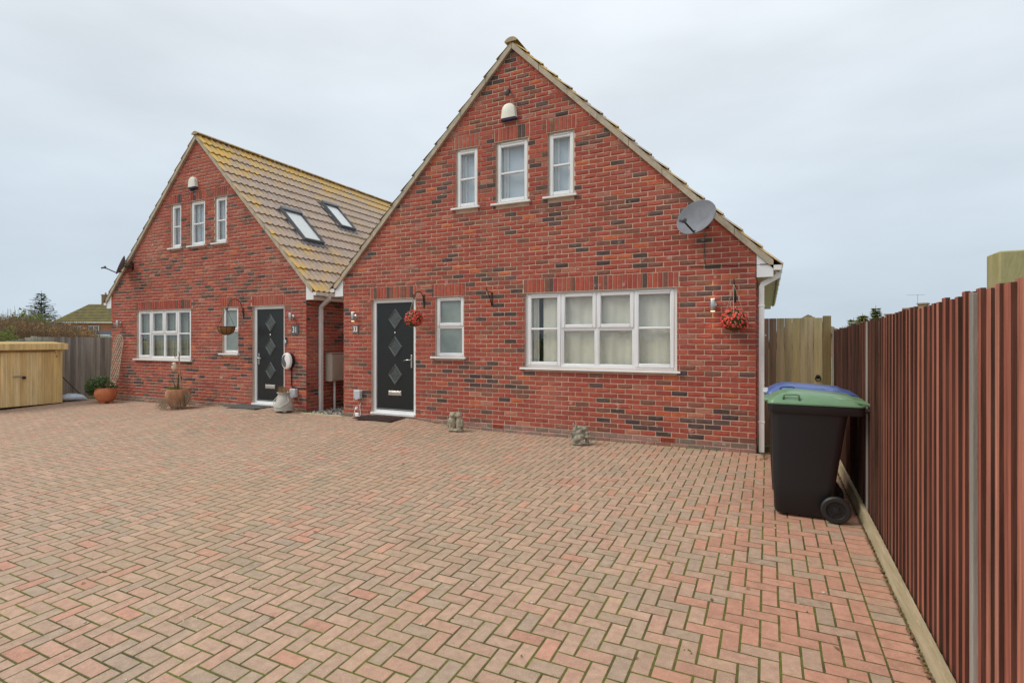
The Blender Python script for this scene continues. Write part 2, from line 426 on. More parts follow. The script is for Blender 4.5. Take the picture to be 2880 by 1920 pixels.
# ------------------------------------------------------------------ block paving in 90 degree herringbone
PAV_T = [(.445, .29, .21), (.47, .31, .222), (.43, .29, .21), (.455, .305, .22), (.40, .29, .21), (.38, .285, .21), (.42, .29, .21), (.475, .29, .21)]
PAV_RED = [(.51, .265, .185), (.485, .255, .18), (.52, .28, .20), (.46, .25, .175)]
def scale_t(tn, s_): return tuple(c_*s_ for c_ in tn)
def paver_geo(L_, W_, tn, rng):
    """block centred on the origin, top at z=0"""
    m = MB(); l, w_ = L_/2 - .0039, W_/2 - .0039; c = .004
    j = lambda: rng.uniform(-.0012, .0012)
    top = [(-l+c+j(), -w_+c+j(), j()*.6), (l-c+j(), -w_+c+j(), j()*.6), (l-c+j(), w_-c+j(), j()*.6), (-l+c+j(), w_-c+j(), j()*.6)]
    rim = [(-l, -w_, -.006), (l, -w_, -.006), (l, w_, -.006), (-l, w_, -.006)]
    bot = [(-l, -w_, -.03), (l, -w_, -.03), (l, w_, -.03), (-l, w_, -.03)]
    m.add(top+rim+bot, [(0, 1, 2, 3)] + [(4+i, 4+(i+1) % 4, (i+1) % 4, i) for i in range(4)] + [(8+i, 8+(i+1) % 4, 4+(i+1) % 4, 4+i) for i in range(4)], tn)
    return m
prng = random.Random(5)
PAVLIB = {}
for kind, tones in (('a', PAV_T), ('r', PAV_RED)):
    PAVLIB[kind] = [paver_geo(.2, .1, scale_t(tn, prng.uniform(.95, 1.05)), prng) for tn in tones for _ in range(3)]
PAVHALF = {kd_: [paver_geo(.1, .1, tn, prng) for tn in ts_] for kd_, ts_ in (('a', PAV_T), ('r', PAV_RED))}
pavers = []   # (x, y, angle, half)
U = .1
X_RIGHT = .70
for j in range(-91, 1):
    for i in range(-182, 7):
        k = (i - j) % 4; jmax = -1 if i*U > -7.45 else 0
        if j > jmax: continue
        if -86 < i < -73 and j > -1: continue
        if k == 0: pavers.append(((i+.5)*U, (j+.5)*U, 0.0, True) if i == 6 else ((i+1)*U, (j+.5)*U, 0.0, False))
        elif k == 1 and i == -182: pavers.append(((i+.5)*U, (j+.5)*U, 0.0, True))
        elif k == 3: pavers.append(((i+.5)*U, (j+.5)*U, 0.0, True) if j == jmax else ((i+.5)*U, (j+1)*U, PI/2, False))
for k in range(-90, 8):
    pavers.append((X_RIGHT + .0865, k*U + .03, 0.0, 'edge'))
def pav_kind(x, y):
    p = .05 + .6*max(0, min(1, (x+.55)/.6))*(1 if y < 1 else 0)
    return 'r' if prng.random() < p else 'a'
recs = []
for (cx, cy, an, half) in pavers:
    kd = pav_kind(cx, cy); lib = PAVLIB[kd]
    v = lib[prng.randrange(len(lib))] if half in (False, 'edge') else prng.choice(PAVHALF[kd])
    e = .05
    nx_ = (h(cx+e, cy)-h(cx-e, cy))/(2*e) + prng.uniform(-.009, .009); ny_ = (h(cx, cy+e)-h(cx, cy-e))/(2*e) + prng.uniform(-.009, .009)
    M = Matrix.Translation((cx, cy, h(cx, cy) + prng.uniform(-.0009, .0009))) @ Matrix.Rotation(math.atan(ny_), 4, 'X') @ Matrix.Rotation(-math.atan(nx_), 4, 'Y') @ Matrix.Rotation(an + prng.uniform(-.008, .008) + (PI if prng.random() < .5 else 0), 4, 'Z')
    if half == 'edge': M = M @ Matrix.Diagonal((.88, 1, 1, 1))
    d = (Vector((cx, cy, 0)) - CAM_POS); fwd = -d.x*math.sin(CAM_YAW) + d.y*math.cos(CAM_YAW); sx = (d.x*math.cos(CAM_YAW) + d.y*math.sin(CAM_YAW))/max(fwd, .01)
    vis = fwd > .3 and abs(sx) < .97 and 1.65/fwd < .645
    recs.append((0 if vis else 1, d.length, M, v))
recs.sort(key=lambda r_: (r_[0], r_[1]))
PM = {}
stuff = MB()
for q, (nv, d, M, v) in enumerate(recs):
    if q < 300:
        if id(v) not in PM: PM[id(v)] = v.mesh('paver', 'paver')
        o = link('paver', PM[id(v)], drive); o.matrix_world = M
    else:
        stuff.add([tuple(M @ Vector(p)) for p in v.v], v.f, v.t[0])
stuff.build('block_paving', 'paver', drive, kind='stuff')
# moss pads and grit in the joints
mb = MB()
for q in range(9000):
    x = -16 + 16.7*prng.random()**.8; y = -7.6 + 7.2*prng.random()**1.3
    d = math.hypot(x-.14, y+7.92)
    if d > 8.5 or x > .68: continue
    if vnoise(x*1.1, y*1.1, 7) < -.12 + .5*prng.random() - .2: continue
    i = round(x/U); j = round(y/U)
    if prng.random() < .5:
        jj = math.floor(y/U)
        if (i-1-jj) % 4 == 0: continue
        x = i*U + prng.uniform(-.003, .003)
    else:
        ii = math.floor(x/U)
        if (ii-(j-1)) % 4 == 3: continue
        y = j*U + prng.uniform(-.003, .003)
    r_ = prng.uniform(.003, .0065); z = h(x, y) - .004; n = 5
    vs = [(x + r_*math.cos(2*PI*k/n)*prng.uniform(.7, 1.3), y + r_*math.sin(2*PI*k/n)*prng.uniform(.7, 1.3), z) for k in range(n)] + [(x, y, z + prng.uniform(.002, .0062))]
    mb.add(vs, [(k, (k+1) % n, n) for k in range(n)])
for q in range(640):    # moss line where the blocks meet the house wall, and a few weeds in the joints
    if q < 620: x = -5.4 + 5.4*prng.random(); y = -.006 - .012*prng.random()**2; r_ = prng.uniform(.004, .011)
    else:
        cx_, cy_ = ((.12, -5.45), (-.25, -4.9), (.35, -4.2), (-1.6, -5.2), (-3.0, -4.6))[q % 5]; x = cx_ + prng.gauss(0, .012); y = cy_ + prng.gauss(0, .03); r_ = prng.uniform(.004, .009)
    if q < 620 and vnoise(x*2.2, 4.4) < -.1: continue
    z = h(x, y) - .002; n = 5
    vs = [(x + r_*math.cos(2*PI*k/n)*prng.uniform(.7, 1.3), y + r_*math.sin(2*PI*k/n)*prng.uniform(.7, 1.3), z) for k in range(n)] + [(x + prng.uniform(-.004, .004), y, z + prng.uniform(.004, .016))]
    mb.add(vs, [(k, (k+1) % n, n) for k in range(n)])
mb.build('joint_moss', 'moss', kind='stuff')
COL.objects['joint_moss']['label'] = 'green moss growing in the block paving joints'; COL.objects['joint_moss']['category'] = 'moss'
# scattered small stones and dead leaves on the blocks
mb = MB()
for q in range(260):
    x = prng.uniform(-9, .6); y = prng.uniform(-7, -1); r_ = prng.uniform(.003, .009); z = h(x, y)
    mb.ell((x, y, z + r_*.4), (r_*prng.uniform(.8, 1.6), r_, r_*.6), 6, 4)
mb.build('loose_grit', 'pebble', kind='stuff'); tag(COL.objects['loose_grit'], 'small pale stones scattered over the paving', 'grit')
mb = MB()
for q in range(70):
    x = prng.uniform(-8, .6); y = prng.uniform(-7, -1.5); a = prng.uniform(0, 6.3); l = prng.uniform(.012, .035); z = h(x, y) + .004
    c_, s_ = math.cos(a), math.sin(a); ww = l*.3
    mb.add([(x-c_*l, y-s_*l, z), (x+s_*ww, y-c_*ww, z+.006), (x+c_*l, y+s_*l, z+.002), (x-s_*ww, y+c_*ww, z+.005)], [(0, 1, 2), (0, 2, 3)])
for q in range(1500):   # leaf litter along the foot of the fence and by the downpipe
    if q < 1100: x = .876 + prng.uniform(-.018, .012); y = -7.6 + 8.1*prng.random()
    else: x = .13 + prng.uniform(-.08, .08); y = prng.uniform(-.35, .5)
    a = prng.uniform(0, 6.3); l = prng.uniform(.006, .018); z = h(x, y) + prng.uniform(.0, .012)
    c_, s_ = math.cos(a), math.sin(a); ww = l*.5
    mb.add([(x-c_*l, y-s_*l, z), (x+s_*ww, y-c_*ww, z+.006*prng.random()), (x+c_*l, y+s_*l, z+.004), (x-s_*ww, y+c_*ww, z+.006*prng.random())], [(0, 1, 2), (0, 2, 3)])
mb.build('leaf_litter', 'litter', kind='stuff'); tag(COL.objects['leaf_litter'], 'brown dead leaves lying along the fence foot', 'leaves')
# ------------------------------------------------------------------ bricks
BT = {'red': [(.385, .084, .056), (.42, .10, .064), (.35, .079, .056), (.385, .102, .07), (.335, .074, .054)],
      'orange': [(.49, .128, .058), (.46, .118, .058)],
      'brown': [(.24, .094, .066), (.205, .088, .066), (.275, .10, .068)],
      'dark': [(.10, .068, .062), (.13, .08, .07), (.085, .06, .058)],
      'pale': [(.42, .17, .12), (.38, .145, .105)],
      'plinth': [(.27, .185, .155), (.33, .195, .16), (.22, .165, .14), (.31, .15, .125)]}
brng = random.Random(3)
def brick_geo(L_, H_, tn, rng, crease):
    """front face in the a-z plane, centred; third coordinate is depth, 0 = face, positive inward"""
    m = MB(); nx, nz = 4, 2; c = .004; l, hh = L_/2, H_/2
    jit = lambda k: rng.uniform(-k, k)
    cz = -.004 + jit(.008); cr = crease*rng.uniform(.7, 1.2)
    vs = []
    for j in range(nz+1):
        for i in range(nx+1):
            a = (-l+c) + (2*l-2*c)*i/nx; z = (-hh+c) + (2*hh-2*c)*j/nz; d = jit(.0012)
            if j == 1:
                z = cz - crease*2.2*(1 - (a/l)**2)*.9 + jit(.002)
                d = -.003*(crease > 0) * (1 if 0 < i < nx else .3) + jit(.001)
            if j == 0 and crease > 0: d = .0025 + jit(.001)
            if i in (0, nx): a += jit(.0015)
            if j in (0, nz): z += jit(.0012)
            vs.append((a, z, d))
    fs = [(j*(nx+1)+i, j*(nx+1)+i+1, (j+1)*(nx+1)+i+1, (j+1)*(nx+1)+i) for j in range(nz) for i in range(nx)]
    ring = [i for i in range(nx+1)] + [(j)*(nx+1)+nx for j in range(1, nz+1)] + [nz*(nx+1)+i for i in range(nx-1, -1, -1)] + [j*(nx+1) for j in range(nz-1, 0, -1)]
    o = len(vs)
    for i in ring:
        a, z, d = vs[i]; vs.append((max(-l, min(l, a*(l/(l-c)))), max(-hh, min(hh, z*(hh/(hh-c)))), .005))
    o2 = len(vs)
    for k in range(len(ring)): vs.append((vs[o+k][0], vs[o+k][1], .022))
    n = len(ring)
    for k in range(n):
        k2 = (k+1) % n
        fs.append((ring[k], o+k, o+k2, ring[k2])); fs.append((o+k, o2+k, o2+k2, o+k2))
    m.add(vs, fs, tn); return m
def jitter(tn, k=.07): 
    s_ = brng.uniform(1-k, 1+k); return tuple(c_*s_*brng.uniform(.96, 1.04) for c_ in tn)
BL = {}
for key, tones in BT.items():
    BL[key] = [brick_geo(.2125, .0625, jitter(tn), brng, cr) for tn in tones for cr in (0, 0, .006, .009)]
HL = {key: [brick_geo(.100, .0625, jitter(tn), brng, 0) for tn in tones for _ in (0, 1)] for key, tones in BT.items()}
SL = {key: [brick_geo(.064, .213, jitter(tn), brng, 0) for tn in tones for _ in (0, 1)] for key, tones in BT.items()}
BMESH = {}
def pick_key(a, z, off):
    n = vnoise(a*.55+off, z*1.5, off) + .5*vnoise(a*1.7, z*2.3, off+5)
    pd = max(.03, .13 + .36*n); r_ = brng.random()
    if r_ < pd: return 'dark' if brng.random() < .62 else 'brown'
    r_ = brng.random()
    if r_ < .12: return 'brown'
    if r_ < .16: return 'orange'
    if r_ < .20: return 'pale'
    return 'red'

def wall_bricks(a0, a1, z0, z1, planes, openings, mapf, matf, off, flip, parent, n_single=300, eye=None, band=None, zbase=-.025):
    """stretcher bond on one wall; mapf(a,z,d)->world point; matf(a,z)->matrix for a brick object"""
    singles = []; stuff = MB()
    k0 = math.floor((z0 - zbase)/.075); k1 = math.ceil((z1 - zbase)/.075)
    for k in range(k0, k1):
        zb = zbase + k*.075 + .005; zt = zb + .065
        # joints along the course: start with whole brick or half brick from the right corner
        start = a1 + .005 if (k + flip) % 2 == 0 else a1 + .005 - .1125
        edges = []
        if (k + flip) % 2: edges.append((a1 + .005 - .1125, a1 + .005))
        x = start
        while x > a0 - .001:
            edges.append((x - .225, x)); x -= .225
        for (e0, e1) in edges:
            b0, b1 = max(e0 + .005, a0), min(e1 - .005, a1)
            if b1 - b0 < .025: continue
            pieces = [(b0, b1)]
            for (o0, o1, p0, p1) in openings:
                if zt - .006 <= p0 or zb + .006 >= p1: continue
                np_ = []
                for (s0, s1) in pieces:
                    if s1 <= o0 or s0 >= o1: np_.append((s0, s1)); continue
                    if o0 - s0 > .02: np_.append((s0, o0 - .004))
                    if s1 - o1 > .02: np_.append((o1 + .004, s1))
                pieces = np_
            for (s0, s1) in pieces:
                ac, zc = (s0+s1)/2, (zb+zt)/2
                key = pick_key(ac, zc, off)
                if band and zc < band: key = 'plinth'
                poly = [(s0, zb), (s1, zb), (s1, zt), (s0, zt)]; cut = False
                for (A, B, C) in planes:
                    if any(A*p[0]+B*p[1] > C for p in poly): poly = clip(poly, A, B, C); cut = True
                    if len(poly) < 3: break
                if len(poly) < 3 or area(poly) < .0006: continue
                jz = brng.uniform(-.0012, .0012); jd = brng.uniform(-.002, .0018)
                ln = s1 - s0
                if not cut and abs(ln - .215) < .004: g = brng.choice(BL[key])
                elif not cut and abs(ln - .1025) < .006: g = brng.choice(HL[key])
                else:
                    tn = jitter(brng.choice(BT[key])); stuff.prism(poly, jd, .02, tn, lambda a, z, d: mapf(a, z, d), inset=.003); continue
                if n_single and eye is not None and abs(ln - .215) < .004:
                    p = Vector(mapf(ac, zc, 0)); singles.append(((p - eye).length, ac, zc + jz, jd, g))
                else:
                    stuff.add([mapf(ac + v[0], zc + jz + v[1], v[2] + jd) for v in g.v], g.f, g.t[0])
    singles.sort(key=lambda r_: r_[0])
    for q, (d, ac, zc, jd, g) in enumerate(singles):
        if q < n_single:
            if id(g) not in BMESH: BMESH[id(g)] = MBfront(g).mesh('brick', 'brick')
            o = link('brick', BMESH[id(g)], parent); o.matrix_world = matf(ac, zc, jd)
        else: stuff.add([mapf(ac + v[0], zc + v[1], v[2] + jd) for v in g.v], g.f, g.t[0])
    stuff.build('brickwork', 'brick', parent, kind='stuff')
def MBfront(g):
    m = MB(); m.v = [(v[0], v[2], v[1]) for v in g.v]; m.f = list(g.f); m.t = list(g.t); return m

def wall_sheet(a0, a1, z0, planes, openings, ztop):
    """cell decomposition of a wall with holes -> list of polygons"""
    xs_ = sorted({a0, a1} | {o[0] for o in openings} | {o[1] for o in openings}); zs_ = sorted({z0, ztop} | {o[2] for o in openings} | {o[3] for o in openings})
    res = []
    for i in range(len(xs_)-1):
        for j in range(len(zs_)-1):
            cx, cz = (xs_[i]+xs_[i+1])/2, (zs_[j]+zs_[j+1])/2
            if any(o[0] < cx < o[1] and o[2] < cz < o[3] for o in openings): continue
            poly = [(xs_[i], zs_[j]), (xs_[i+1], zs_[j]), (xs_[i+1], zs_[j+1]), (xs_[i], zs_[j+1])]
            for (A, B, C) in planes:
                poly = clip(poly, A, B, C)
                if len(poly) < 3: break
            if len(poly) >= 3: res.append(poly)
    return res

# ------------------------------------------------------------------ windows and doors
def frame_ring(mb, x0, x1, z0, z1, y0, y1, wd, bev=.006):
    mb.box(x0, x0+wd, y0, y1, z0, z1, bev); mb.box(x1-wd, x1, y0, y1, z0, z1, bev)
    mb.box(x0+wd-.002, x1-wd+.002, y0+.0005, y1, z0, z0+wd, bev); mb.box(x0+wd-.002, x1-wd+.002, y0+.0005, y1, z1-wd, z1, bev)
def pane(parent, x0, x1, z0, z1, y, mat='glass'):
    MB().box(x0, x1, y, y+.006, z0, z1).build('pane', mat, parent)
def curtain_mesh(x0, x1, z0, z1, y, amp, wl, rng, n=None):
    m = MB(); n = n or int((x1-x0)/.012); ph = rng.uniform(0, 6)
    for j in range(2):
        z = z1 if j == 0 else z0
        for i in range(n+1):
            a = x0 + (x1-x0)*i/n
            m.v.append((a, y + amp*math.sin(2*PI*a/wl + ph + .9*math.sin(a*5+ph)) + amp*.4*math.sin(2*PI*a/(wl*.41)+ph*2) + (.01 if j else 0), z))
    for i in range(n): m.f.append((n+1+i, n+2+i, i+1, i)); m.t.append(None)
    return m
wrng = random.Random(21)
def window(house, Y, x0, x1, z0, z1, kind, sill=True, style='clear', label=None):
    yf, yb = Y+.045, Y+.105
    m = MB(); frame_ring(m, x0, x1, z0, z1, yf, yb, .055)
    sub = MB(); panes = []
    def sash(a, b, c, d, tr=None, wd=.058):
        frame_ring(sub, a, b, c, d, yf-.014, yb-.01, wd, .009)
        if tr:
            sub.box(a+wd-.002, b-wd+.002, yf-.010, yb-.012, tr-.016, tr+.016, .007)
            panes.append((a+wd-.004, b-wd+.004, c+wd-.004, tr-.012)); panes.append((a+wd-.004, b-wd+.004, tr+.012, d-wd+.004))
        else: panes.append((a+wd-.004, b-wd+.004, c+wd-.004, d-wd+.004))
    if kind == 'wide':
        w4 = (x1-x0-.07)/4; e = [x0+.035+w4*k for k in range(5)]; mid = z0 + (z1-z0)*.515
        m.box(e[1]-.022, e[1]+.022, yf+.001, yb, z0+.05, z1-.05, .005); m.box(e[3]-.022, e[3]+.022, yf+.001, yb, z0+.05, z1-.05, .005)
        m.box(e[2]-.022, e[2]+.022, yf+.0015, yb, z0+.05, z1-.05, .005); m.box(e[1]+.02, e[3]-.02, yf+.002, yb, mid-.02, mid+.02, .005)
        sash(e[0]+.006, e[1]-.006, z0+.035, z1-.03, mid); sash(e[3]+.006, e[4]-.006, z0+.035, z1-.03, mid)
        sash(e[1]+.008, e[2]-.008, mid+.008, z1-.03); sash(e[2]+.008, e[3]-.008, mid+.008, z1-.03)
        for a, b in ((e[1], e[2]), (e[2], e[3])):
            frame_ring(sub, a+.018, b-.018, z0+.05, mid-.014, yf+.006, yb-.01, .022, .006); panes.append((a+.036, b-.036, z0+.068, mid-.034))
        vents = [(e[0]+.06, e[1]-.06), (e[3]+.06, e[4]-.06)]
    elif kind == 'bath':
        mid = z0 + (z1-z0)*.5
        m.box(x0+.05, x1-.05, yf+.001, yb, mid-.022, mid+.022, .005)
        sash(x0+.02, x1-.02, mid+.004, z1-.02, wd=.06)
        frame_ring(sub, x0+.045, x1-.045, z0+.045, mid-.018, yf+.006, yb-.01, .022, .006); panes.append((x0+.063, x1-.063, z0+.063, mid-.036))
        vents = [(x0+.08, x1-.08)]
    else:
        mid = z0 + (z1-z0)*.485
        sash(x0+.02, x1-.02, z0+.02, z1-.035, mid, wd=.06)
        vents = [(x0+.09, x1-.09)]
    wo = m.build('window', 'upvc', house, smooth='auto')
    sub.build('sash', 'upvc', wo, smooth='auto')
    for a, b in vents: MB().box(a, b, yf-.028, yf+.004, z1-.052, z1-.034, .006).build('trickle_vent', 'upvc', wo)
    for p in panes: pane(wo, *p, yf+.02, 'frost' if style == 'frost' else 'glass')
    if sill:
        s = MB(); s.prism([(x0-.075, z0-.035), (x1+.055, z0-.035), (x1+.055, z0-.004), (x0-.075, z0-.004)], Y-.055, Y+.05, inset=.004); s.build('sill', 'upvc', wo)
    if style != 'frost':
        yy = Y+.135
        if style == 'curtain':
            c1 = curtain_mesh(x0+.27, x1-.03, z0-.1, z1+.1, yy, .010, .33, wrng)
            c1.build('curtain', 'curtain', wo, smooth=True)
            curtain_mesh(x0+.03, x0+.2, z0-.1, z1+.1, yy, .018, .075, wrng).build('curtain', 'curtain', wo, smooth=True)
        elif style == 'net':
            curtain_mesh(x0+.02, x1-.3, z0-.1, z1+.1, yy, .012, .11, wrng).build('curtain', 'net_shade', wo, smooth=True)
        elif style == 'blind':
            MB().box(x0+.02, x1-.02, Y+.165, Y+.175, z0-.05, z1+.05).build('blind', 'blind', wo)
            wv = (x1-x0)*.2
            curtain_mesh(x0+.03, x0+.06+wv, z0-.1, z1+.1, Y+.14, .012, .06, wrng).build('curtain', 'net', wo, smooth=True)
            if style == 'blind' and wrng.random() < .6: curtain_mesh(x1-.06-wv, x1-.03, z0-.1, z1+.1, Y+.14, .012, .06, wrng).build('curtain', 'net', wo, smooth=True)
    return wo
def diamond(cx, cz, hw, hh): return [(cx-hw, cz), (cx, cz-hh), (cx+hw, cz), (cx, cz+hh)]
def door(house, Y, x0, x1, z0, z1, hinge_left):
    yf = Y+.05
    f = .075; lx0, lx1, lz0, lz1 = x0+f+.01, x1-f-.005, z0+.05, z1-f
    leaf = MB().box(lx0, lx1, yf+.018, yf+.075, lz0, lz1, .004).build('door', 'door_paint', house)
    m = MB(); frame_ring(m, x0, x1, z0+.001, z1, yf, yf+.08, f, .007)
    m.box(x0-.0, x1+.0, Y-.035, yf+.03, z0-.012, z0+.03, .005)
    m.build('door_frame', 'upvc', leaf, smooth='auto')
    MB().box(lx0+.002, lx1-.002, yf+.004, yf+.02, lz0+.004, lz0+.05, .005).build('weather_bar', 'door_trim', leaf)
    cx = (lx0+lx1)/2; hgt = z1 - z0
    for fz in (.825, .585, .345):
        cz = z0 + hgt*fz; hw, hh = .162, .20
        t_ = MB(); n = 4
        o1 = diamond(cx, cz, hw, hh); o2 = diamond(cx, cz, hw*.88, hh*.88); o3 = diamond(cx, cz, hw*.74, hh*.74)
        vs = [(a, yf+.016, z) for a, z in o1] + [(a, yf-.004, z) for a, z in o2] + [(a, yf+.012, z) for a, z in o3]
        fs = [(i, (i+1) % 4, 4+(i+1) % 4, 4+i) for i in range(4)] + [(4+i, 4+(i+1) % 4, 8+(i+1) % 4, 8+i) for i in range(4)]
        t_.add(vs, fs); mo = t_.build('pane_moulding', 'door_trim', leaf)
        MB().prism(o3, yf+.011, yf+.03).build('pane', 'door_glass', leaf)
    lb = MB().box(cx-.15, cx+.15, yf+.0, yf+.02, z0+hgt*.185-.045, z0+hgt*.185+.04, .006); lb.box(cx-.13, cx+.13, yf-.008, yf+.004, z0+hgt*.185-.02, z0+hgt*.185+.022, .004)
    lb.build('letterbox', 'chrome', leaf)
    sp = MB(); sp.lathe([(.014, 0), (.014, .012), (.008, .016)], 12, Matrix.Translation((cx, yf+.018, z0+hgt*.705)) @ Matrix.Rotation(R(90), 4, 'X')); sp.build('spyhole', 'chrome', leaf)
    hx = lx0+.05 if hinge_left else lx1-.05; sgn = 1 if hinge_left else -1; hz = z0+hgt*.465
    hb = MB().box(hx-.016, hx+.016, yf+.006, yf+.02, hz-.13, hz+.11, .006); hb.build('handle_plate', 'steel', leaf)
    hm = MB().tube([(hx, yf+.01, hz+.02), (hx, yf-.045, hz+.02), (hx+sgn*.02, yf-.055, hz+.02), (hx+sgn*.14, yf-.055, hz+.005)], .01, 8); hm.build('handle', 'chrome', leaf, smooth=True)
    return leaf

# ------------------------------------------------------------------ roof tiles: double roll profile
def tile_geo(lich, rng):
    m = MB(); W_, G, ov = .30, .345, .07; n = 12
    prof = []
    for i in range(n+1):
        u = W_*i/n; c_ = .5 - .5*math.cos(2*PI*u/.15); prof.append((u, .030*c_**1.2))
    tn = (lich, 0, 0)
    # u along depth, v from top (0) to bottom (G+ov), w up
    vs = []
    for (v, lift) in ((-.04, .0), (G*.5, .018), (G+.012, .037)):
        for u, w_ in prof: vs.append((u, v, w_ + lift + rng.uniform(-.0015, .0015)))
    for u, w_ in prof: vs.append((u, G+.010, w_ + .022))
    fs = []
    for j in range(3):
        for i in range(n): fs.append((j*(n+1)+i, j*(n+1)+i+1, (j+1)*(n+1)+i+1, (j+1)*(n+1)+i))
    m.add(vs, fs, tn); return m
TLIB = [[tile_geo(l, wrng) for _ in range(2)] for l in (0, .03, .06, .09, .12)]
TM = {}

def roof_side(roof, xw, z_w, tan, side, y0, depth, ridge_x, single, lich_f, eave=.27):
    """one slope; xw wall line, z_w tile bed height above the wall line, side +1 right / -1 left"""
    ang = math.atan(tan); xe = xw + side*eave; ze = z_w - eave*tan
    slope = math.hypot(ridge_x - xe, (ridge_x - xe)*tan); rows = int(slope/.345); g = slope/rows
    cols = int(round(depth/.30)); w_ = depth/cols
    dn = Vector((side*math.cos(ang), 0, -math.sin(ang))); up = Vector((side*math.sin(ang), 0, math.cos(ang))); al = Vector((0, 1, 0))
    top = Vector((ridge_x, y0, ze + slope*math.sin(ang)))
    recs_ = []
    for r_ in range(rows):
        for c_ in range(cols):
            p = top + dn*(r_*g) + al*(c_*w_)
            l = lich_f(r_, rows, c_, cols) + wrng.uniform(-.16, .16); li = max(0, min(4, int(l*5)))
            v = wrng.choice(TLIB[li]); M = Matrix(((al.x, dn.x, up.x, p.x), (al.y*w_/.3, dn.y, up.y, p.y), (al.z, dn.z*g/.345, up.z, p.z), (0, 0, 0, 1)))
            M = Matrix(((al.x*w_/.3, dn.x*g/.345, up.x, p.x), (al.y*w_/.3, dn.y*g/.345, up.y, p.y), (al.z*w_/.3, dn.z*g/.345, up.z, p.z), (0, 0, 0, 1)))
            recs_.append(((p - CAM_POS).length, M, v))
    recs_.sort(key=lambda q: q[0]); st_ = MB()
    for q, (d, M, v) in enumerate(recs_):
        if q < single:
            if id(v) not in TM: TM[id(v)] = v.mesh('roof_tile', 'roof_tile', smooth='auto')
            o = link('roof_tile', TM[id(v)], roof); o.matrix_world = M
        else: st_.add([tuple(M @ Vector(p)) for p in v.v], v.f, v.t[0])
    if st_.v: st_.build('roof_tiling', 'roof_tile', roof, kind='stuff', smooth='auto')

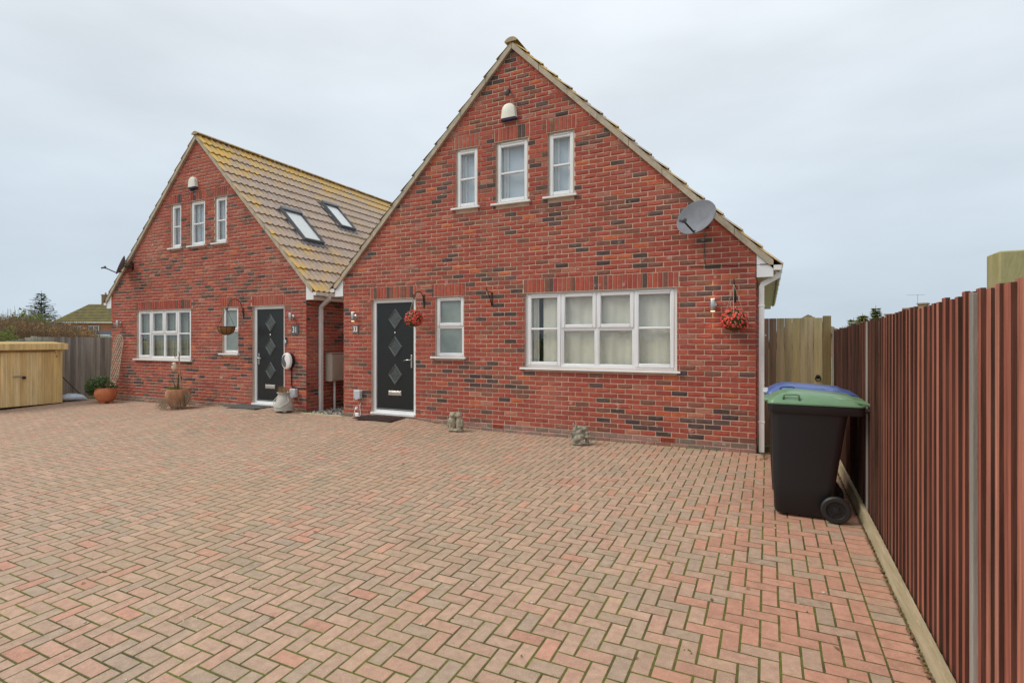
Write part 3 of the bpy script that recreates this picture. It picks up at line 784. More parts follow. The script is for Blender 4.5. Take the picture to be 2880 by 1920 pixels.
def build_house(cfg):
    X0, X1, Y, tan, zc, D = cfg['X0'], cfg['X1'], cfg['Y'], cfg['tan'], cfg['zc'], cfg['depth']
    H = thing('brick_house', cfg['label'], 'house', (0, 0, 0), group='pair of brick chalet houses')
    xm = (X0+X1)/2
    planes = [(tan, 1, zc + tan*X1), (-tan, 1, zc - tan*X0)]
    ops = [o[:4] for o in cfg['openings']]
    wall = MB()
    for poly in wall_sheet(X0+.012, X1-.012, -.4, planes, ops, zc + tan*(xm-X0)):
        wall.add([(a, Y+.007, z) for a, z in poly], [tuple(range(len(poly)))])
    # reveals
    for (a, b, c, d) in ops:
        wall.add([(a, Y+.007, c), (a, Y+.2, c), (a, Y+.2, d), (a, Y+.007, d)], [(0, 1, 2, 3)]); wall.add([(b, Y+.007, c), (b, Y+.2, c), (b, Y+.2, d), (b, Y+.007, d)], [(3, 2, 1, 0)])
        wall.add([(a, Y+.007, d), (a, Y+.2, d), (b, Y+.2, d), (b, Y+.007, d)], [(0, 1, 2, 3)]); wall.add([(a, Y+.007, c), (a, Y+.2, c), (b, Y+.2, c), (b, Y+.007, c)], [(3, 2, 1, 0)])
    zs = zc
    for X, sg in ((X0+.012, -1), (X1-.012, 1)):
        q = [(X, Y+.007, -.4), (X, Y+D, -.4), (X, Y+D, zs), (X, Y+.007, zs)]
        wall.add(q, [(0, 1, 2, 3) if sg > 0 else (3, 2, 1, 0)])
    wall.add([(X0+.012, Y+D, -.4), (X1-.012, Y+D, -.4), (X1-.012, Y+D, zs), (xm, Y+D, zc+tan*(xm-X0)), (X0+.012, Y+D, zs)], [(0, 4, 3, 2, 1)])
    W = wall.build('wall', 'mortar', H)
    lint = [(a, b, d, d+.225) for (a, b, c, d, *_r) in cfg['openings']]
    ext = [(o[0], o[1], o[2]-.036, o[3]) for o in ops]
    mapf = lambda a, z, d: (a, Y+d, z)
    matf = lambda a, z, d: Matrix.Translation((a, Y+d, z))
    airs = cfg.get('air', [])
    wall_bricks(X0, X1, -.25, zc + tan*(xm-X0) - .01, planes, ext + [(a-.03, b+.03, c, d) for a, b, c, d in lint] + airs, mapf, matf, cfg['seed'], 0, W, 290, CAM_POS, band=cfg.get('band'), zbase=cfg.get('zbase', -.025))
    # side walls
    Ws = MB(); Ws.box(X1-.10, X1-.02, Y+.1, Y+.2, -.3, -.2); WS = Ws.build('wall', 'mortar', H)
    f2 = lambda a, z, d: (X1 - .0012 - d, Y - (a), z)
    wall_bricks(-cfg['rside'], 0.0, -.25, zs - .12, [], [], f2, None, cfg['seed']+9, 1, WS, 0)
    if cfg.get('lside'):
        f3 = lambda a, z, d: (X0 + .0012 + d, Y - a, z)
        wall_bricks(-cfg['lside'], 0.0, -.25, zs - .12, [], [], f3, None, cfg['seed']+19, 1, WS, 0)
    # soldier courses
    for (a, b, c, d) in lint:
        lo = MB().box(a-.025, b+.025, Y-.001, Y+.15, c-.006, c+.002).build('lintel', 'mortar', H)
        n = max(3, int(round((b-a+.05)/.075))); w_ = (b-a+.05)/n
        for k in range(n):
            key = brng.choice(['red']*11 + ['brown']*2 + ['dark'])
            g = brng.choice(SL[key]); mm = MBfront(g)
            if id(g) not in BMESH: BMESH[id(g)] = mm.mesh('brick', 'brick')
            o = link('brick', BMESH[id(g)], lo); o.matrix_world = Matrix.Translation((a-.025+(k+.5)*w_, Y-.002+brng.uniform(-.002, .002), c+.1125)) @ Matrix.Diagonal((w_/.075, 1, 1, 1))
    for (a, b, c, d) in airs:
        ab = MB().box(a+.006, b-.006, Y-.004, Y+.03, c+.004, d-.004, .003)
        o = ab.build('air_brick', 'air_brick', W); hl = MB()
        for r_ in range(3):
            for k in range(9): hl.box(a+.016+k*(b-a-.03)/9, a+.016+(k+.62)*(b-a-.03)/9, Y-.0062, Y+.0, c+.012+r_*.018, c+.023+r_*.018)
        hl.build('air_hole', 'dark', o)
    # openings
    for (a, b, c, d, k, *rest) in cfg['openings']:
        if k == 'door': door(H, Y, a, b, c, d, rest[0])
        else: window(H, Y, a, b, c, d, k, style=rest[0])
    # dark rooms behind the windows
    rm = MB()
    for (z0, z1, e) in ((-.1, 2.55, .25), (3.3, 5.0, 2.1)):
        yb = Y+1.7
        x0_, x1_ = X0+e+.05, X1-e-.05
        rm.add([(x0_, Y+.21, z0), (x1_, Y+.21, z0), (x1_, yb, z0), (x0_, yb, z0), (x0_, Y+.21, z1), (x1_, Y+.21, z1), (x1_, yb, z1), (x0_, yb, z1)], [(0, 1, 2, 3), (7, 6, 5, 4), (1, 5, 6, 2), (0, 3, 7, 4), (2, 6, 7, 3)])
    rm.build('room_lining', 'room', H)
    # roof
    bed = .095; roof = MB(); ov = .20
    zr = zc + tan*(xm-X0)
    e = .27
    pr = [(X0-e, zc-e*tan+.012), (X0-e, zc-e*tan+bed-.02), (xm, zr+bed-.02), (X1+e, zc-e*tan+bed-.02), (X1+e, zc-e*tan+.012), (xm, zr+.012)]
    vs = [(a, Y+.03, z) for a, z in pr] + [(a, Y+D+.05, z) for a, z in pr]
    roof.add(vs, [(0, 1, 7, 6), (1, 2, 8, 7), (2, 3, 9, 8), (3, 4, 10, 9), (4, 5, 11, 10), (5, 0, 6, 11), (6, 7, 8, 11), (11, 8, 9, 10)])
    RO = roof.build('roof', 'ridge_tile', H)
    y0 = Y-.055; dp = D+.1
    roof_side(RO, X1, zc+bed, tan, 1, y0, dp, xm, cfg['single_r'], cfg['lich'], .275)
    roof_side(RO, X0, zc+bed, tan, -1, y0, dp, xm, 0, cfg['lich'], .275)
    # verge: pointed mortar and undercloak strip, in lengths
    for sg, xw in ((1, X1), (-1, X0)):
        xe = xw + sg*.207; length = abs(xe-xm); n = 8
        for k in range(n):
            t0, t1 = k/n, (k+1)/n - .004/length
            xa, xb = xe + (xm-xe)*t0, xe + (xm-xe)*t1
            za, zb = zc - .207*tan + (length*t0)*tan, zc - .207*tan + (length*t1)*tan
            q = [(xa, za-.004), (xb, zb-.004), (xb, zb+bed+.012), (xa, za+bed+.012)]
            if k == 0: q = clip(q, 0, -1, -(zc-.207*tan+.045))
            if sg > 0: q = q[::-1]
            MB().prism(q, Y-.047+brng.uniform(-.003, .003), Y+.04, inset=.003).build('verge_board', 'verge', RO)
    # ridge tiles
    nr_ = int(dp/.45)
    rg = MB()
    for a in range(9):
        an = R(-58 + 116*a/8); rg.v.append((.135*math.sin(an)*1.05, 0, .135*math.cos(an)-.075))
    for a in range(9): v = rg.v[a]; rg.v.append((v[0], dp/nr_-.012, v[2]+.0))
    for a in range(9):
        an = R(-58 + 116*a/8); rg.v.append((.112*math.sin(an)*1.05, 0, .112*math.cos(an)-.075))
    for a in range(8): rg.f.append((a, a+1, 10+a, 9+a)); rg.t.append(None); rg.f.append((18+a, 19+a, a+1, a)); rg.t.append(None)
    rg.f.append(tuple(range(18, 27))); rg.t.append(None)
    rme = rg.mesh('ridge_tile', 'ridge_tile', smooth='auto')
    for k in range(nr_):
        o = link('ridge_tile', rme, RO); o.location = (xm, y0-.015+k*dp/nr_, zr+bed+.012+brng.uniform(-.004, .004)); o.rotation_euler = (brng.uniform(-.008, .008), 0, 0)
    # eaves boxes, soffits, gutters
    zb = cfg['boxz']
    for sg, xw in ((1, X1), (-1, X0)):
        xo = xw + sg*.205
        a, b = sorted((xw+sg*.002, xo)); poly = [(a, zb), (b, zb)]
        zt = lambda x: zc - abs(x-xw)*tan - .006
        poly += [(b, zt(b)), (a, zt(a))]
        MB().prism(poly, Y-.012, Y+.012).build('eaves_box', 'upvc', H)
        MB().box(a, b, Y+.012, Y+D, zb+.002, zb+.016).build('soffit', 'upvc', H)
        fa = sorted((xo-sg*.018, xo+sg*.0)); MB().box(fa[0], fa[1], Y+.0125, Y+D, zb+.0165, zc-.205*tan+.0).build('fascia', 'gutter_white', H)
        # square line gutter, open trough
        g0 = xo + sg*.002; g1 = xo + sg*.105; zg = zb+.087; gm = MB()
        pr_ = [(g0, zg+.065), (g0, zg), (g1-sg*.012, zg-.004), (g1, zg+.065), (g1-sg*.004, zg+.065), (g1-sg*.015, zg+.003), (g0+sg*.004, zg+.005), (g0+sg*.004, zg+.065)]
        ring0 = [(p[0], Y-.035, p[1]) for p in pr_]; ring1 = [(p[0], Y+D, p[1]) for p in pr_]
        n = 8; gm.add(ring0+ring1, [(k, (k+1) % n, n+(k+1) % n, n+k) for k in range(n)] + [tuple(range(n))])
        gm.add([(pr_[i][0], Y-.034, pr_[i][1]) for i in (0, 1, 2, 3)], [(0, 1, 2, 3)])
        go = gm.build('gutter', 'gutter_white', H)
        for k in range(9):
            y_ = Y+.25+k*.95; ga = sorted((g0, g1+sg*.006)); MB().box(ga[0], ga[1], y_, y_+.03, zg-.012, zg+.06, .004).build('gutter_bracket', 'gutter_white', go)
    # downpipe on the right side wall
    px, py = cfg['pipe']; zg = zb+.087; gx = X1+.205+.06
    hp = .033
    def sqtube(pts, name):
        m = MB(); rings = []
        pts = [Vector(p) for p in pts]
        for i, p in enumerate(pts):
            d = (pts[min(i+1, len(pts)-1)] - pts[max(i-1, 0)]).normalized(); yv = Vector((0, 1, 0)); s_ = yv.cross(d).normalized()
            rings.append([tuple(p + s_*hp*a + yv*hp*b) for a, b in ((1, 1), (-1, 1), (-1, -1), (1, -1))])
        m.loft(rings); return m.build(name, 'gutter_white', H)
    zk = zb+.035
    dpipe = sqtube([(gx, py, zg), (gx, py, zk), (gx-.012, py, zk-.025), (px+.012, py, zk-.125+cfg.get('kink', 0)), (px, py, zk-.155+cfg.get('kink', 0)), (px, py, h(px, py)+.01 if Y == 0 else .0)], 'downpipe')
    for zc_ in (2.0, .42):
        m = MB().box(px-.045, px+.04, py-.037, py+.037, zc_-.012, zc_+.012, .004); m.build('pipe_clip', 'gutter_white', dpipe)
    return H, RO

def lich31(r_, rows, c_, cols):
    if 10 <= r_ <= 12 and 2 <= c_ <= 5: return .9
    if 7 <= r_ <= 9 and 9 <= c_ <= 11: return .8
    return .35
g_open33 = [(-3.445, -1.043, 1.09, 2.30, 'wide', 'curtain'), (-5.196, -4.606, 1.24, 2.30, 'bath', 'frost'), (-6.64, -5.625, .145, 2.30, 'door', False),
            (-4.768, -4.332, 3.823, 4.85, 'tall', 'blind'), (-3.98, -3.39, 3.815, 4.85, 'tall', 'blind'), (-3.04, -2.598, 3.823, 4.85, 'tall', 'blind')]
H33, ROOF33 = build_house(dict(X0=-7.335, X1=0.0, Y=0.0, tan=.993, zc=2.70, depth=8.6, seed=2.0, rside=8.4, lside=2.2, band=.13,
    label='red brick chalet house with steep gable, big four pane window and dark door', openings=g_open33, single_r=0, boxz=2.383, pipe=(.062, .085), lich=lambda *a: .2,
    air=[(-4.045, -3.82, .05, .125), (-1.28, -1.055, .05, .125)]))
g_open31 = [(-14.41, -12.235, 1.05, 2.275, 'wide', 'net'), (-11.11, -10.575, 1.225, 2.275, 'bath', 'frost'), (-10.11, -9.125, .118, 2.275, 'door', True),
            (-13.0, -12.61, 3.76, 4.825, 'tall', 'blind'), (-12.26, -11.725, 3.76, 4.825, 'tall', 'blind'), (-11.38, -10.97, 3.76, 4.825, 'tall', 'blind')]
H31, ROOF31 = build_house(dict(X0=-15.52, X1=-8.478, Y=.15, tan=1.015, zc=2.69, depth=8.6, seed=31.0, rside=2.6, lside=0, band=.13,
    label='farther red brick chalet house with yellow lichened tile roof and two skylights', openings=g_open31, single_r=300, boxz=2.36, zbase=-.05, pipe=(-8.43, .5), lich=lich31, kink=-.03))

# ------------------------------------------------------------------ skylights on the left house
tan = 1.015; ang = math.atan(tan)
for (xa, xb, ya, yb) in ((-10.2, -9.39, .93, 1.53), (-10.84, -10.11, 2.84, 3.40)):
    dn = Vector((math.cos(ang), 0, -math.sin(ang))); up = Vector((math.sin(ang), 0, math.cos(ang)))
    p = Vector((xa, ya, 2.69+.095+.075+(-8.478-xa)*tan)); Ls = (xb-xa)/math.cos(ang); Wd = yb-ya
    M = Matrix(((0, dn.x, up.x, p.x), (1, dn.y, up.y, p.y), (0, dn.z, up.z, p.z), (0, 0, 0, 1)))
    fl = MB(); fl.box(-.05, Wd+.05, -.06, Ls+.06, -.09, -.012, M=M); fo = None
    s = MB()
    s.box(0, .036, 0, Ls, -.09, .075, .006, M=M); s.box(Wd-.036, Wd, 0, Ls, -.09, .075, .006, M=M)
    s.box(.034, Wd-.034, 0, .08, -.09, .082, .006, M=M); s.box(.034, Wd-.034, Ls-.045, Ls, -.09, .074, .006, M=M)
    so_ = s.build('skylight', 'slate', ROOF31)
    fl.build('flashing', 'slate', so_)
    MB().box(.03, Wd-.03, .07, Ls-.04, .045, .051, M=M).build('pane', 'glass', so_)
    MB().box(.03, Wd-.03, .07, Ls-.04, .022, .03, M=M).build('blind', 'white_paint', so_)
    c = MB(); c.box(-.004, Wd+.004, -.012, .10, .078, .096, .006, M=M); c.build('top_cover', 'dish_grey', so_)
    ap = MB()
    for k in range(int(Wd/.075)+2): ap.box(-.06+k*.075, -.06+k*.075+.066, Ls+.0, Ls+.1, -.025+.01*(k % 2), -.008+.01*(k % 2), .004, M=M)
    ap.build('lead_apron', 'dish_grey', so_)
# ------------------------------------------------------------------ stained closeboard fence on the right
frng = random.Random(8)
FX = .955
fence = thing('timber_fence', 'red brown stained closeboard fence running along the right of the drive', 'fence', (FX, -4, 0))
def fmesh(y0, y1, z0, z1, thick, face, edge, rng):
    """feather edge board: thin at the far end, thick edge towards the camera"""
    m = MB(); t0, t1 = thick, .006; lean = rng.uniform(-.003, .003); ex = .004
    x_far = FX - .011; x_near = FX - .026 - rng.uniform(0, .005)
    yc = (y0+y1)/2
    v = [(x_near, y0, z0), (x_near+t0, y0, z0), (x_far+t1, y1, z0), (x_far, y1, z0), (x_near+lean, y0+lean, z1), (x_near+lean+t0, y0+lean, z1), (x_far+lean+t1, y1+lean, z1+ex), (x_far+lean, y1+lean, z1+ex)]
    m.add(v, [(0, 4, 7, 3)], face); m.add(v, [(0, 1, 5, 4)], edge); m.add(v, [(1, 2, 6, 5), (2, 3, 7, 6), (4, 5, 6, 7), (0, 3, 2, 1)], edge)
    return m
FT = [(.45, .165, .105), (.37, .125, .08), (.31, .098, .064), (.50, .21, .145), (.41, .14, .092), (.34, .115, .078), (.47, .185, .125)]
y = -8.9
post_y = [-7.75, -5.03, -2.335, .36]
while y < .52:
    pit = .1005 + frng.uniform(-.012, .012)
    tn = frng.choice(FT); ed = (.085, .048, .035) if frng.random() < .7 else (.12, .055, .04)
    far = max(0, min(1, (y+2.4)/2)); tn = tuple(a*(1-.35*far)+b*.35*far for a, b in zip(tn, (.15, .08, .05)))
    zt = 1.66 + (.57-y)*.0165 + frng.uniform(-.011, .011)
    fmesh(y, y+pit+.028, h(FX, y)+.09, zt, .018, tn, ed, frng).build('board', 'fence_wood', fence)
    y += pit
for py in post_y:
    MB().box(FX-.036, FX+.06, py-.02, py+.018, h(FX, py)-.05, 1.653 + (.57-py)*.0165, .003).build('post', 'post_grey', fence)
MB().box(FX+.02, FX+.06, -8.9, .52, 1.35, 1.43).build('rail', 'fence_wood', fence); MB().box(FX+.02, FX+.06, -8.9, .52, .45, .53).build('rail', 'fence_wood', fence)
ys_ = [-8.9] + post_y + [.52]
for a, b in zip(ys_[:-1], ys_[1:]):
    m = MB(); n = 6
    rings = []
    for k in range(n+1):
        y = a+.004 + (b-a-.008)*k/n; z = h(FX, y); wob = .004*vnoise(y*2, 3)
        rings.append([(FX-.074+wob, y, z-.08), (FX-.035, y, z-.08), (FX-.035, y, z+.118), (FX-.070+wob, y, z+.125)])
    m.loft(rings); m.build('gravel_board', 'gravel_board', fence)
def world_parts(T):
    bpy.context.view_layer.update()
    for c_ in T.children: c_.matrix_parent_inverse = Matrix.Translation(T.location).inverted()
world_parts(fence)
# heavy post behind the fence
p = MB(); p.box(1.10, 1.30, -4.74, -4.58, -.3, 1.955, .006)
p.build('gate_post', 'old_post'); tag(COL.objects['gate_post'], 'thick green weathered square post standing behind the red fence', 'post')

# ------------------------------------------------------------------ side gate
gate = thing('garden_gate', 'tall weathered green brown boarded side gate between house and fence', 'gate', (.45, .57, 0))
gt = [(.30, .205, .135), (.28, .195, .125), (.53, .425, .24), (.50, .41, .215), (.55, .455, .22), (.52, .43, .235), (.48, .395, .235), (.50, .42, .215)]
x = .055; k = 0
for wd in (.098, .098, .098, .098, .098, .098, .068, .11):
    MB().box(x+.0015, x+wd-.0015, .57, .588, .02, 1.845, .004, tone=gt[k]).build('board', 'wood', gate); x += wd; k += 1
MB().box(x+.006, x+.10, .55, .64, -.1, 1.87, .004, tone=(.25, .19, .085)).build('post', 'wood', gate)
MB().box(.055, x, .589, .62, .3, .4, tone=(.2, .15, .08)).build('ledge', 'wood', gate); MB().box(.055, x, .589, .62, 1.4, 1.5, tone=(.2, .15, .08)).build('ledge', 'wood', gate)
rg = MB(); cx, cz = .765, 1.01
rg.tube([(cx+.032*math.cos(2*PI*k/18), .553, cz-.01+.032*math.sin(2*PI*k/18)) for k in range(19)], .0065, 8); rg.lathe([(.03, 0), (.03, .006), (.012, .016)], 14, Matrix.Translation((cx, .57, cz+.015)) @ Matrix.Rotation(R(90), 4, 'X'))
rg.build('ring_handle', 'black_iron', gate, smooth='auto')
kn = MB(); kn.lathe([(.012, 0), (.014, .01), (.007, .02)], 10, Matrix.Translation((.105, .57, 1.60)) @ Matrix.Rotation(R(90), 4, 'X')); kn.build('knob', 'white_paint', gate)

world_parts(gate)
# ------------------------------------------------------------------ wheelie bins
def wheelie(label, lidmat, loc):
    B = thing('wheelie_bin', label, 'bin', loc, group='wheelie bins by the fence')
    # local: x towards the wheels, y width, z up; front at x=0
    m = MB(); sec = []
    for z, x0, x1, w_, r_ in ((.02, .035, .46, .21, .05), (.035, .02, .475, .222, .06), (.30, .005, .505, .235, .065), (.9, -.005, .59, .272, .07), (.955, -.005, .60, .277, .07)):
        sec.append(rrect(x0, x1, -w_, w_, z, r_))
    m.loft(sec)
    body = m.build('body', 'bin_body', B, smooth='auto')
    rm = MB(); rm.loft([rrect(-.025, .70, -.285, .285, .945, .05), rrect(-.035, .715, -.292, .292, .955, .055), rrect(-.035, .72, -.292, .292, 1.02, .055), rrect(-.025, .71, -.285, .285, 1.028, .05)])
    rm.build('rim', 'bin_body', B, smooth='auto')
    lid = MB(); sec = []
    for z, ins, fr in ((1.03, 0, -.01), (1.055, .012, .0), (1.08, .03, .03), (1.115, .075, .09), (1.134, .14, .17)):
        r0 = rrect(-.03+fr, .70-ins*.5, -.285+ins, .285-ins, z, .05)
        sec.append([(x_, y_, z_ - (x_-.1)**2*.10 if x_ > .1 else z_) for x_, y_, z_ in r0])
    lid.loft(sec); lo = lid.build('lid', lidmat, B, smooth='auto')
    lip = MB(); lip.loft([rrect(-.04, .72, -.297, .297, 1.024, .05), rrect(-.04, .72, -.297, .297, 1.036, .05)]); lip.build('lid_lip', lidmat, B)
    for sy in (-1, 1):
        hd = MB(); hd.tube([(.09, sy*.262, 1.07), (.095, sy*.265, 1.105), (.11, sy*.266, 1.113), (.20, sy*.266, 1.113), (.215, sy*.265, 1.105), (.22, sy*.262, 1.065)], .009, 8); hd.build('lid_handle', lidmat, lo, smooth=True)
    for sy in (-.2, -.07, .07, .2):
        rb = MB(); rb.tube([(.46, sy, 1.09), (.60, sy*1.05, 1.075), (.74, sy*1.1, 1.045), (.80, sy*1.1, 1.01)], [.012, .018, .016, .012], 8); rb.build('lid_rib', lidmat, lo, smooth=True)
    nose = MB(); nose.box(-.07, .02, -.2, .2, 1.03, 1.062, .012); nose.build('lid_nose', 'box_grey' if lidmat == 'bin_blue' else lidmat, lo)
    hb = MB(); hb.tube([(.79, -.26, 1.0), (.79, .26, 1.0)], .016, 10)
    for sy in (-.24, -.08, .08, .24): hb.tube([(.69, sy, .985), (.79, sy, 1.0)], .018, 8)
    hb.build('handle_bar', 'bin_body', B, smooth='auto')
    MB().tube([(.50, -.27, .115), (.50, .27, .115)], .013, 8).build('axle', 'steel', B)
    for sy in (-1, 1):
        Mw = Matrix.Translation((.50, sy*.265, .117)) @ Matrix.Rotation(R(90)*(1 if sy < 0 else -1), 4, 'X')
        ty = MB(); ty.lathe([(.075, -.022), (.105, -.024), (.117, -.012), (.117, .012), (.105, .024), (.078, .024), (.072, .012)], 36, Mw, cap=False); wh = ty.build('wheel', 'black_plastic', B, smooth='auto')
        hu = MB(); hu.lathe([(.079, -.015), (.079, .008), (.05, .004), (.03, .006), (.026, .02), (.0, .022)], 30, Mw, cap=False)
        for k in range(6):
            a = k*PI/3; hu.box(.026, .075, -.006, .006, .0, .014, M=Mw @ Matrix.Rotation(a, 4, 'Z'))
        hu.build('rim', 'grey_plastic' if False else 'bin_body', wh, smooth='auto')
    return B
wheelie('black wheelie bin with pale green lid standing nearest on the paving', 'bin_green', (.175, -2.235, h(.4, -2.3)))
b2 = wheelie('wheelie bin with blue lid standing behind the green lidded bin', 'bin_blue', (.16, -1.60, h(.4, -1.6)))

# ------------------------------------------------------------------ left: bike store shed, old fence, bag, broom
shed = thing('storage_shed', 'new yellow pine storage shed with plank doors', 'shed', (-16.3, -1.7, -.04))
def loc_par(o, p): o.location = Vector(o.location) - Vector(p)
SX, SY0, SY1 = -16.0, -2.75, -.73
srng = random.Random(4)
ST = [(.80, .60, .29), (.76, .55, .25), (.84, .65, .34), (.73, .51, .23), (.79, .59, .28)]
y = SY0
while y < SY1 - .01:
    wd = .118 if y + .24 < SY1 else SY1 - y
    m = MB().box(SX-.02+srng.uniform(-.002, .002), SX, y+.001, y+wd-.001, -.06, 1.29, .003, tone=srng.choice(ST)); m.build('board', 'wood', shed); y += wd
x = SX-.022
while x > -16.6:
    MB().box(max(x-.118, -16.62), x-.001, SY1-.02, SY1-.001, -.06, 1.30, .003, tone=srng.choice(ST)).build('board', 'wood', shed); x -= .119
MB().box(-16.63, SX-.022, SY0, SY0+.02, -.06, 1.3, tone=ST[0]).build('end_panel', 'wood', shed); MB().box(-16.64, -16.622, SY0, SY1, -.06, 1.35, tone=ST[0]).build('back_panel', 'wood', shed)
MB().prism([(-16.70, 1.40), (SX+.09, 1.345), (SX+.09, 1.43), (-16.70, 1.485)], SY0-.1, SY1+.08, tone=(.5, .35, .13)).build('roof', 'wood', shed)
MB().box(SX+.09, SX+.112, SY0-.1, SY1+.08, 1.285, 1.438, .004, tone=(.80, .60, .28)).build('fascia', 'wood', shed)
MB().box(SX-.5, SX+.088, SY1+.055, SY1+.079, 1.31, 1.43, .004, tone=(.55, .37, .12)).build('fascia', 'wood', shed)
MB().box(SX+.0005, SX+.022, SY1-.155, SY1-.003, -.055, 1.28, .004, tone=(.75, .54, .23)).build('stile', 'wood', shed)
MB().box(SX+.0005, SX+.02, SY0, SY1, 1.225, 1.284, .004, tone=(.40, .27, .10)).build('head_rail', 'wood', shed)
lk = MB(); lk.lathe([(.035, 0), (.035, .02), (.028, .05)], 14, Matrix.Translation((SX+.02, -1.51, .62)) @ Matrix.Rotation(R(90), 4, 'Y')); lk.build('lock', 'black_plastic', shed)
MB().box(SX+.001, SX+.03, -1.72, -1.50, .645, .675, .004).build('hasp', 'steel', shed)
world_parts(shed)

fl = thing('board_fence', 'grey weathered board fence beside the far brick house', 'fence', (-16.75, 0, 0))
y = -4.2; k = 0
while y < 5.5:
    wd = .12 + srng.uniform(-.006, .008)
    yc = y + wd/2
    zt = 1.60 if yc > -.95 else (1.60 + (yc+.95)*.24 if yc > -2 else 1.35)
    g = srng.uniform(.75, 1.2); tn = (.29*g, .265*g, .24*g) if yc > -.7 else (.38*g, .42*g, .40*g)
    z0_ = h(-16.75, min(y, 0))-.05
    m = MB(); zt2 = zt + (.24*wd if -2 < yc < -.95 else 0) + srng.uniform(-.006, .006)
    o = srng.uniform(-.006, .006)
    m.add([(-16.74+o, y+.002, z0_), (-16.74+o, y+wd-.002, z0_), (-16.74+o, y+wd-.002, zt2), (-16.74+o, y+.002, zt2-.0), (-16.76+o, y+.002, z0_), (-16.76+o, y+wd-.002, z0_), (-16.76+o, y+wd-.002, zt2), (-16.76+o, y+.002, zt2)],
          [(0, 1, 2, 3), (7, 6, 5, 4), (3, 2, 6, 7), (1, 5, 6, 2), (0, 3, 7, 4)], tn)
    m.build('board', 'grey_wood', fl); y += wd
MB().box(-16.79, -16.765, -4.2, 5.5, 1.1, 1.18, tone=(.1, .09, .08)).build('rail', 'grey_wood', fl)
MB().box(-16.735, -16.70, -.6, 5.5, -.2, -.05+.03, .004, tone=(.42, .36, .24)).build('gravel_board', 'wood', fl)
world_parts(fl)
# plastic sack lying beside the shed
bg = MB(); sec = []
for k in range(9):
    t_ = k/8; xx = -.34 + .68*t_; w_ = .02 + .17*math.sin(PI*t_)**.6; hh_ = .015 + .085*math.sin(PI*t_)**.55
    sec.append([(xx, w_*math.cos(a)*(1+.06*vnoise(xx*9, a*2)), max(0, hh_ + hh_*math.sin(a)*(1+.15*vnoise(xx*7, a*3, 2)))) for a in [2*PI*q/14 for q in range(14)]])
bg.loft(sec); o = bg.build('compost_sack', 'bag', smooth=True); o.location = (-16.25, -.42, h(-16.2, -.4)+.002); o.rotation_euler = (0, 0, R(60))
tag(o, 'blue and white plastic sack lying on the ground beside the yellow shed', 'sack')
br = thing('broom', 'old dark broom leaning in the corner between shed and grey fence', 'broom', (-16.35, -.12, -.05))
g = MB().tube([(-.22, -.53, .82), (.02, .0, .06)], .013, 8); g.build('handle', 'bark', br)
hd_ = MB().box(-.05, .09, -.035, .035, .03, .075, .01); hd_.build('head', 'bark', br)
bt = MB()
for k in range(90):
    x_, y_ = srng.uniform(-.045, .085), srng.uniform(-.03, .03); bt.tube([(x_, y_, .035), (x_*1.25+.01, y_*1.4, -.0)], .003, 3)
bt.build('bristles', 'twig', br, kind='stuff')

# ------------------------------------------------------------------ wall fittings
Y33, Y31 = 0.0, .15
m, t, bs = new_mat('lamp_glow'); bs.inputs['Base Color'].default_value = (.9, .8, .6, 1); bs.inputs['Emission Color'].default_value = (1, .62, .3, 1); bs.inputs['Emission Strength'].default_value = 6
def wall_light(x, z, Y, label, lit=0):
    T = thing('wall_light', label, 'light', (x, Y, z), group='steel up and down wall lights')
    m = MB(); m.lathe([(.032, -.085), (.034, -.082), (.034, .082), (.032, .085)], 18, Matrix.Translation((0, -.085, 0))); m.build('tube', 'steel', T, smooth='auto')
    b = MB(); b.lathe([(.045, 0), (.045, .012), (.022, .022), (.022, .06)], 16, Matrix.Translation((0, -.001, .0)) @ Matrix.Rotation(R(90), 4, 'X')); b.build('bracket', 'steel', T, smooth='auto')
    for s_ in (-1, 1):
        l = MB(); l.lathe([(.028, -.002), (.028, .002)], 16, Matrix.Translation((0, -.085, s_*.085))); l.build('lens', 'lamp_glow' if lit else 'plastic_clear', T)
        if lit:
            ld = bpy.data.lights.new('lamp', 'SPOT'); ld.energy = lit; ld.color = (1, .52, .2); ld.spot_size = R(75); ld.spot_blend = .6; ld.shadow_soft_size = .02
            lo_ = bpy.data.objects.new('lamp', ld); COL.objects.link(lo_); lo_.parent = T; lo_.location = (0, -.085, s_*.092); lo_.rotation_euler = (0 if s_ < 0 else PI, 0, 0)
wall_light(-7.02, 1.975, Y33, 'steel wall light on the near house left of its dark door', .9)
wall_light(-.55, 2.02, Y33, 'steel wall light beside the flower ball near the house corner', 1.6)
wall_light(-8.85, 2.01, Y31, 'steel wall light on the far house between door and downpipe')
wall_light(-15.09, 1.95, Y31, 'steel wall light at the far corner above the lattice trellis')
def number_plaque(x, z, w_, h_, txt, Y, label):
    T = thing('house_number', label, 'sign', (x, Y, z))
    MB().box(-w_/2, w_/2, -.014, -.001, -h_/2, h_/2, .002).build('plate', 'slate', T)
    cu = bpy.data.curves.new('numerals', 'FONT'); cu.body = txt; cu.size = h_*.9; cu.align_x = 'CENTER'; cu.align_y = 'CENTER'; cu.extrude = .002; cu.offset = .0012
    ob = bpy.data.objects.new('numerals_tmp', cu); COL.objects.link(ob)
    bpy.context.view_layer.update()
    me = bpy.data.meshes.new_from_object(ob.evaluated_get(bpy.context.evaluated_depsgraph_get())); bpy.data.objects.remove(ob)
    me.materials.clear(); me.materials.append(MATS['white_paint'])
    o = link('numerals', me, T); o.rotation_euler = (R(90), 0, 0); o.location = (0, -.0165, 0); o.scale = (.78, 1, 1)
number_plaque(-7.02, 1.735, .15, .165, '33', Y33, 'slate plaque with white number 33 left of the door')
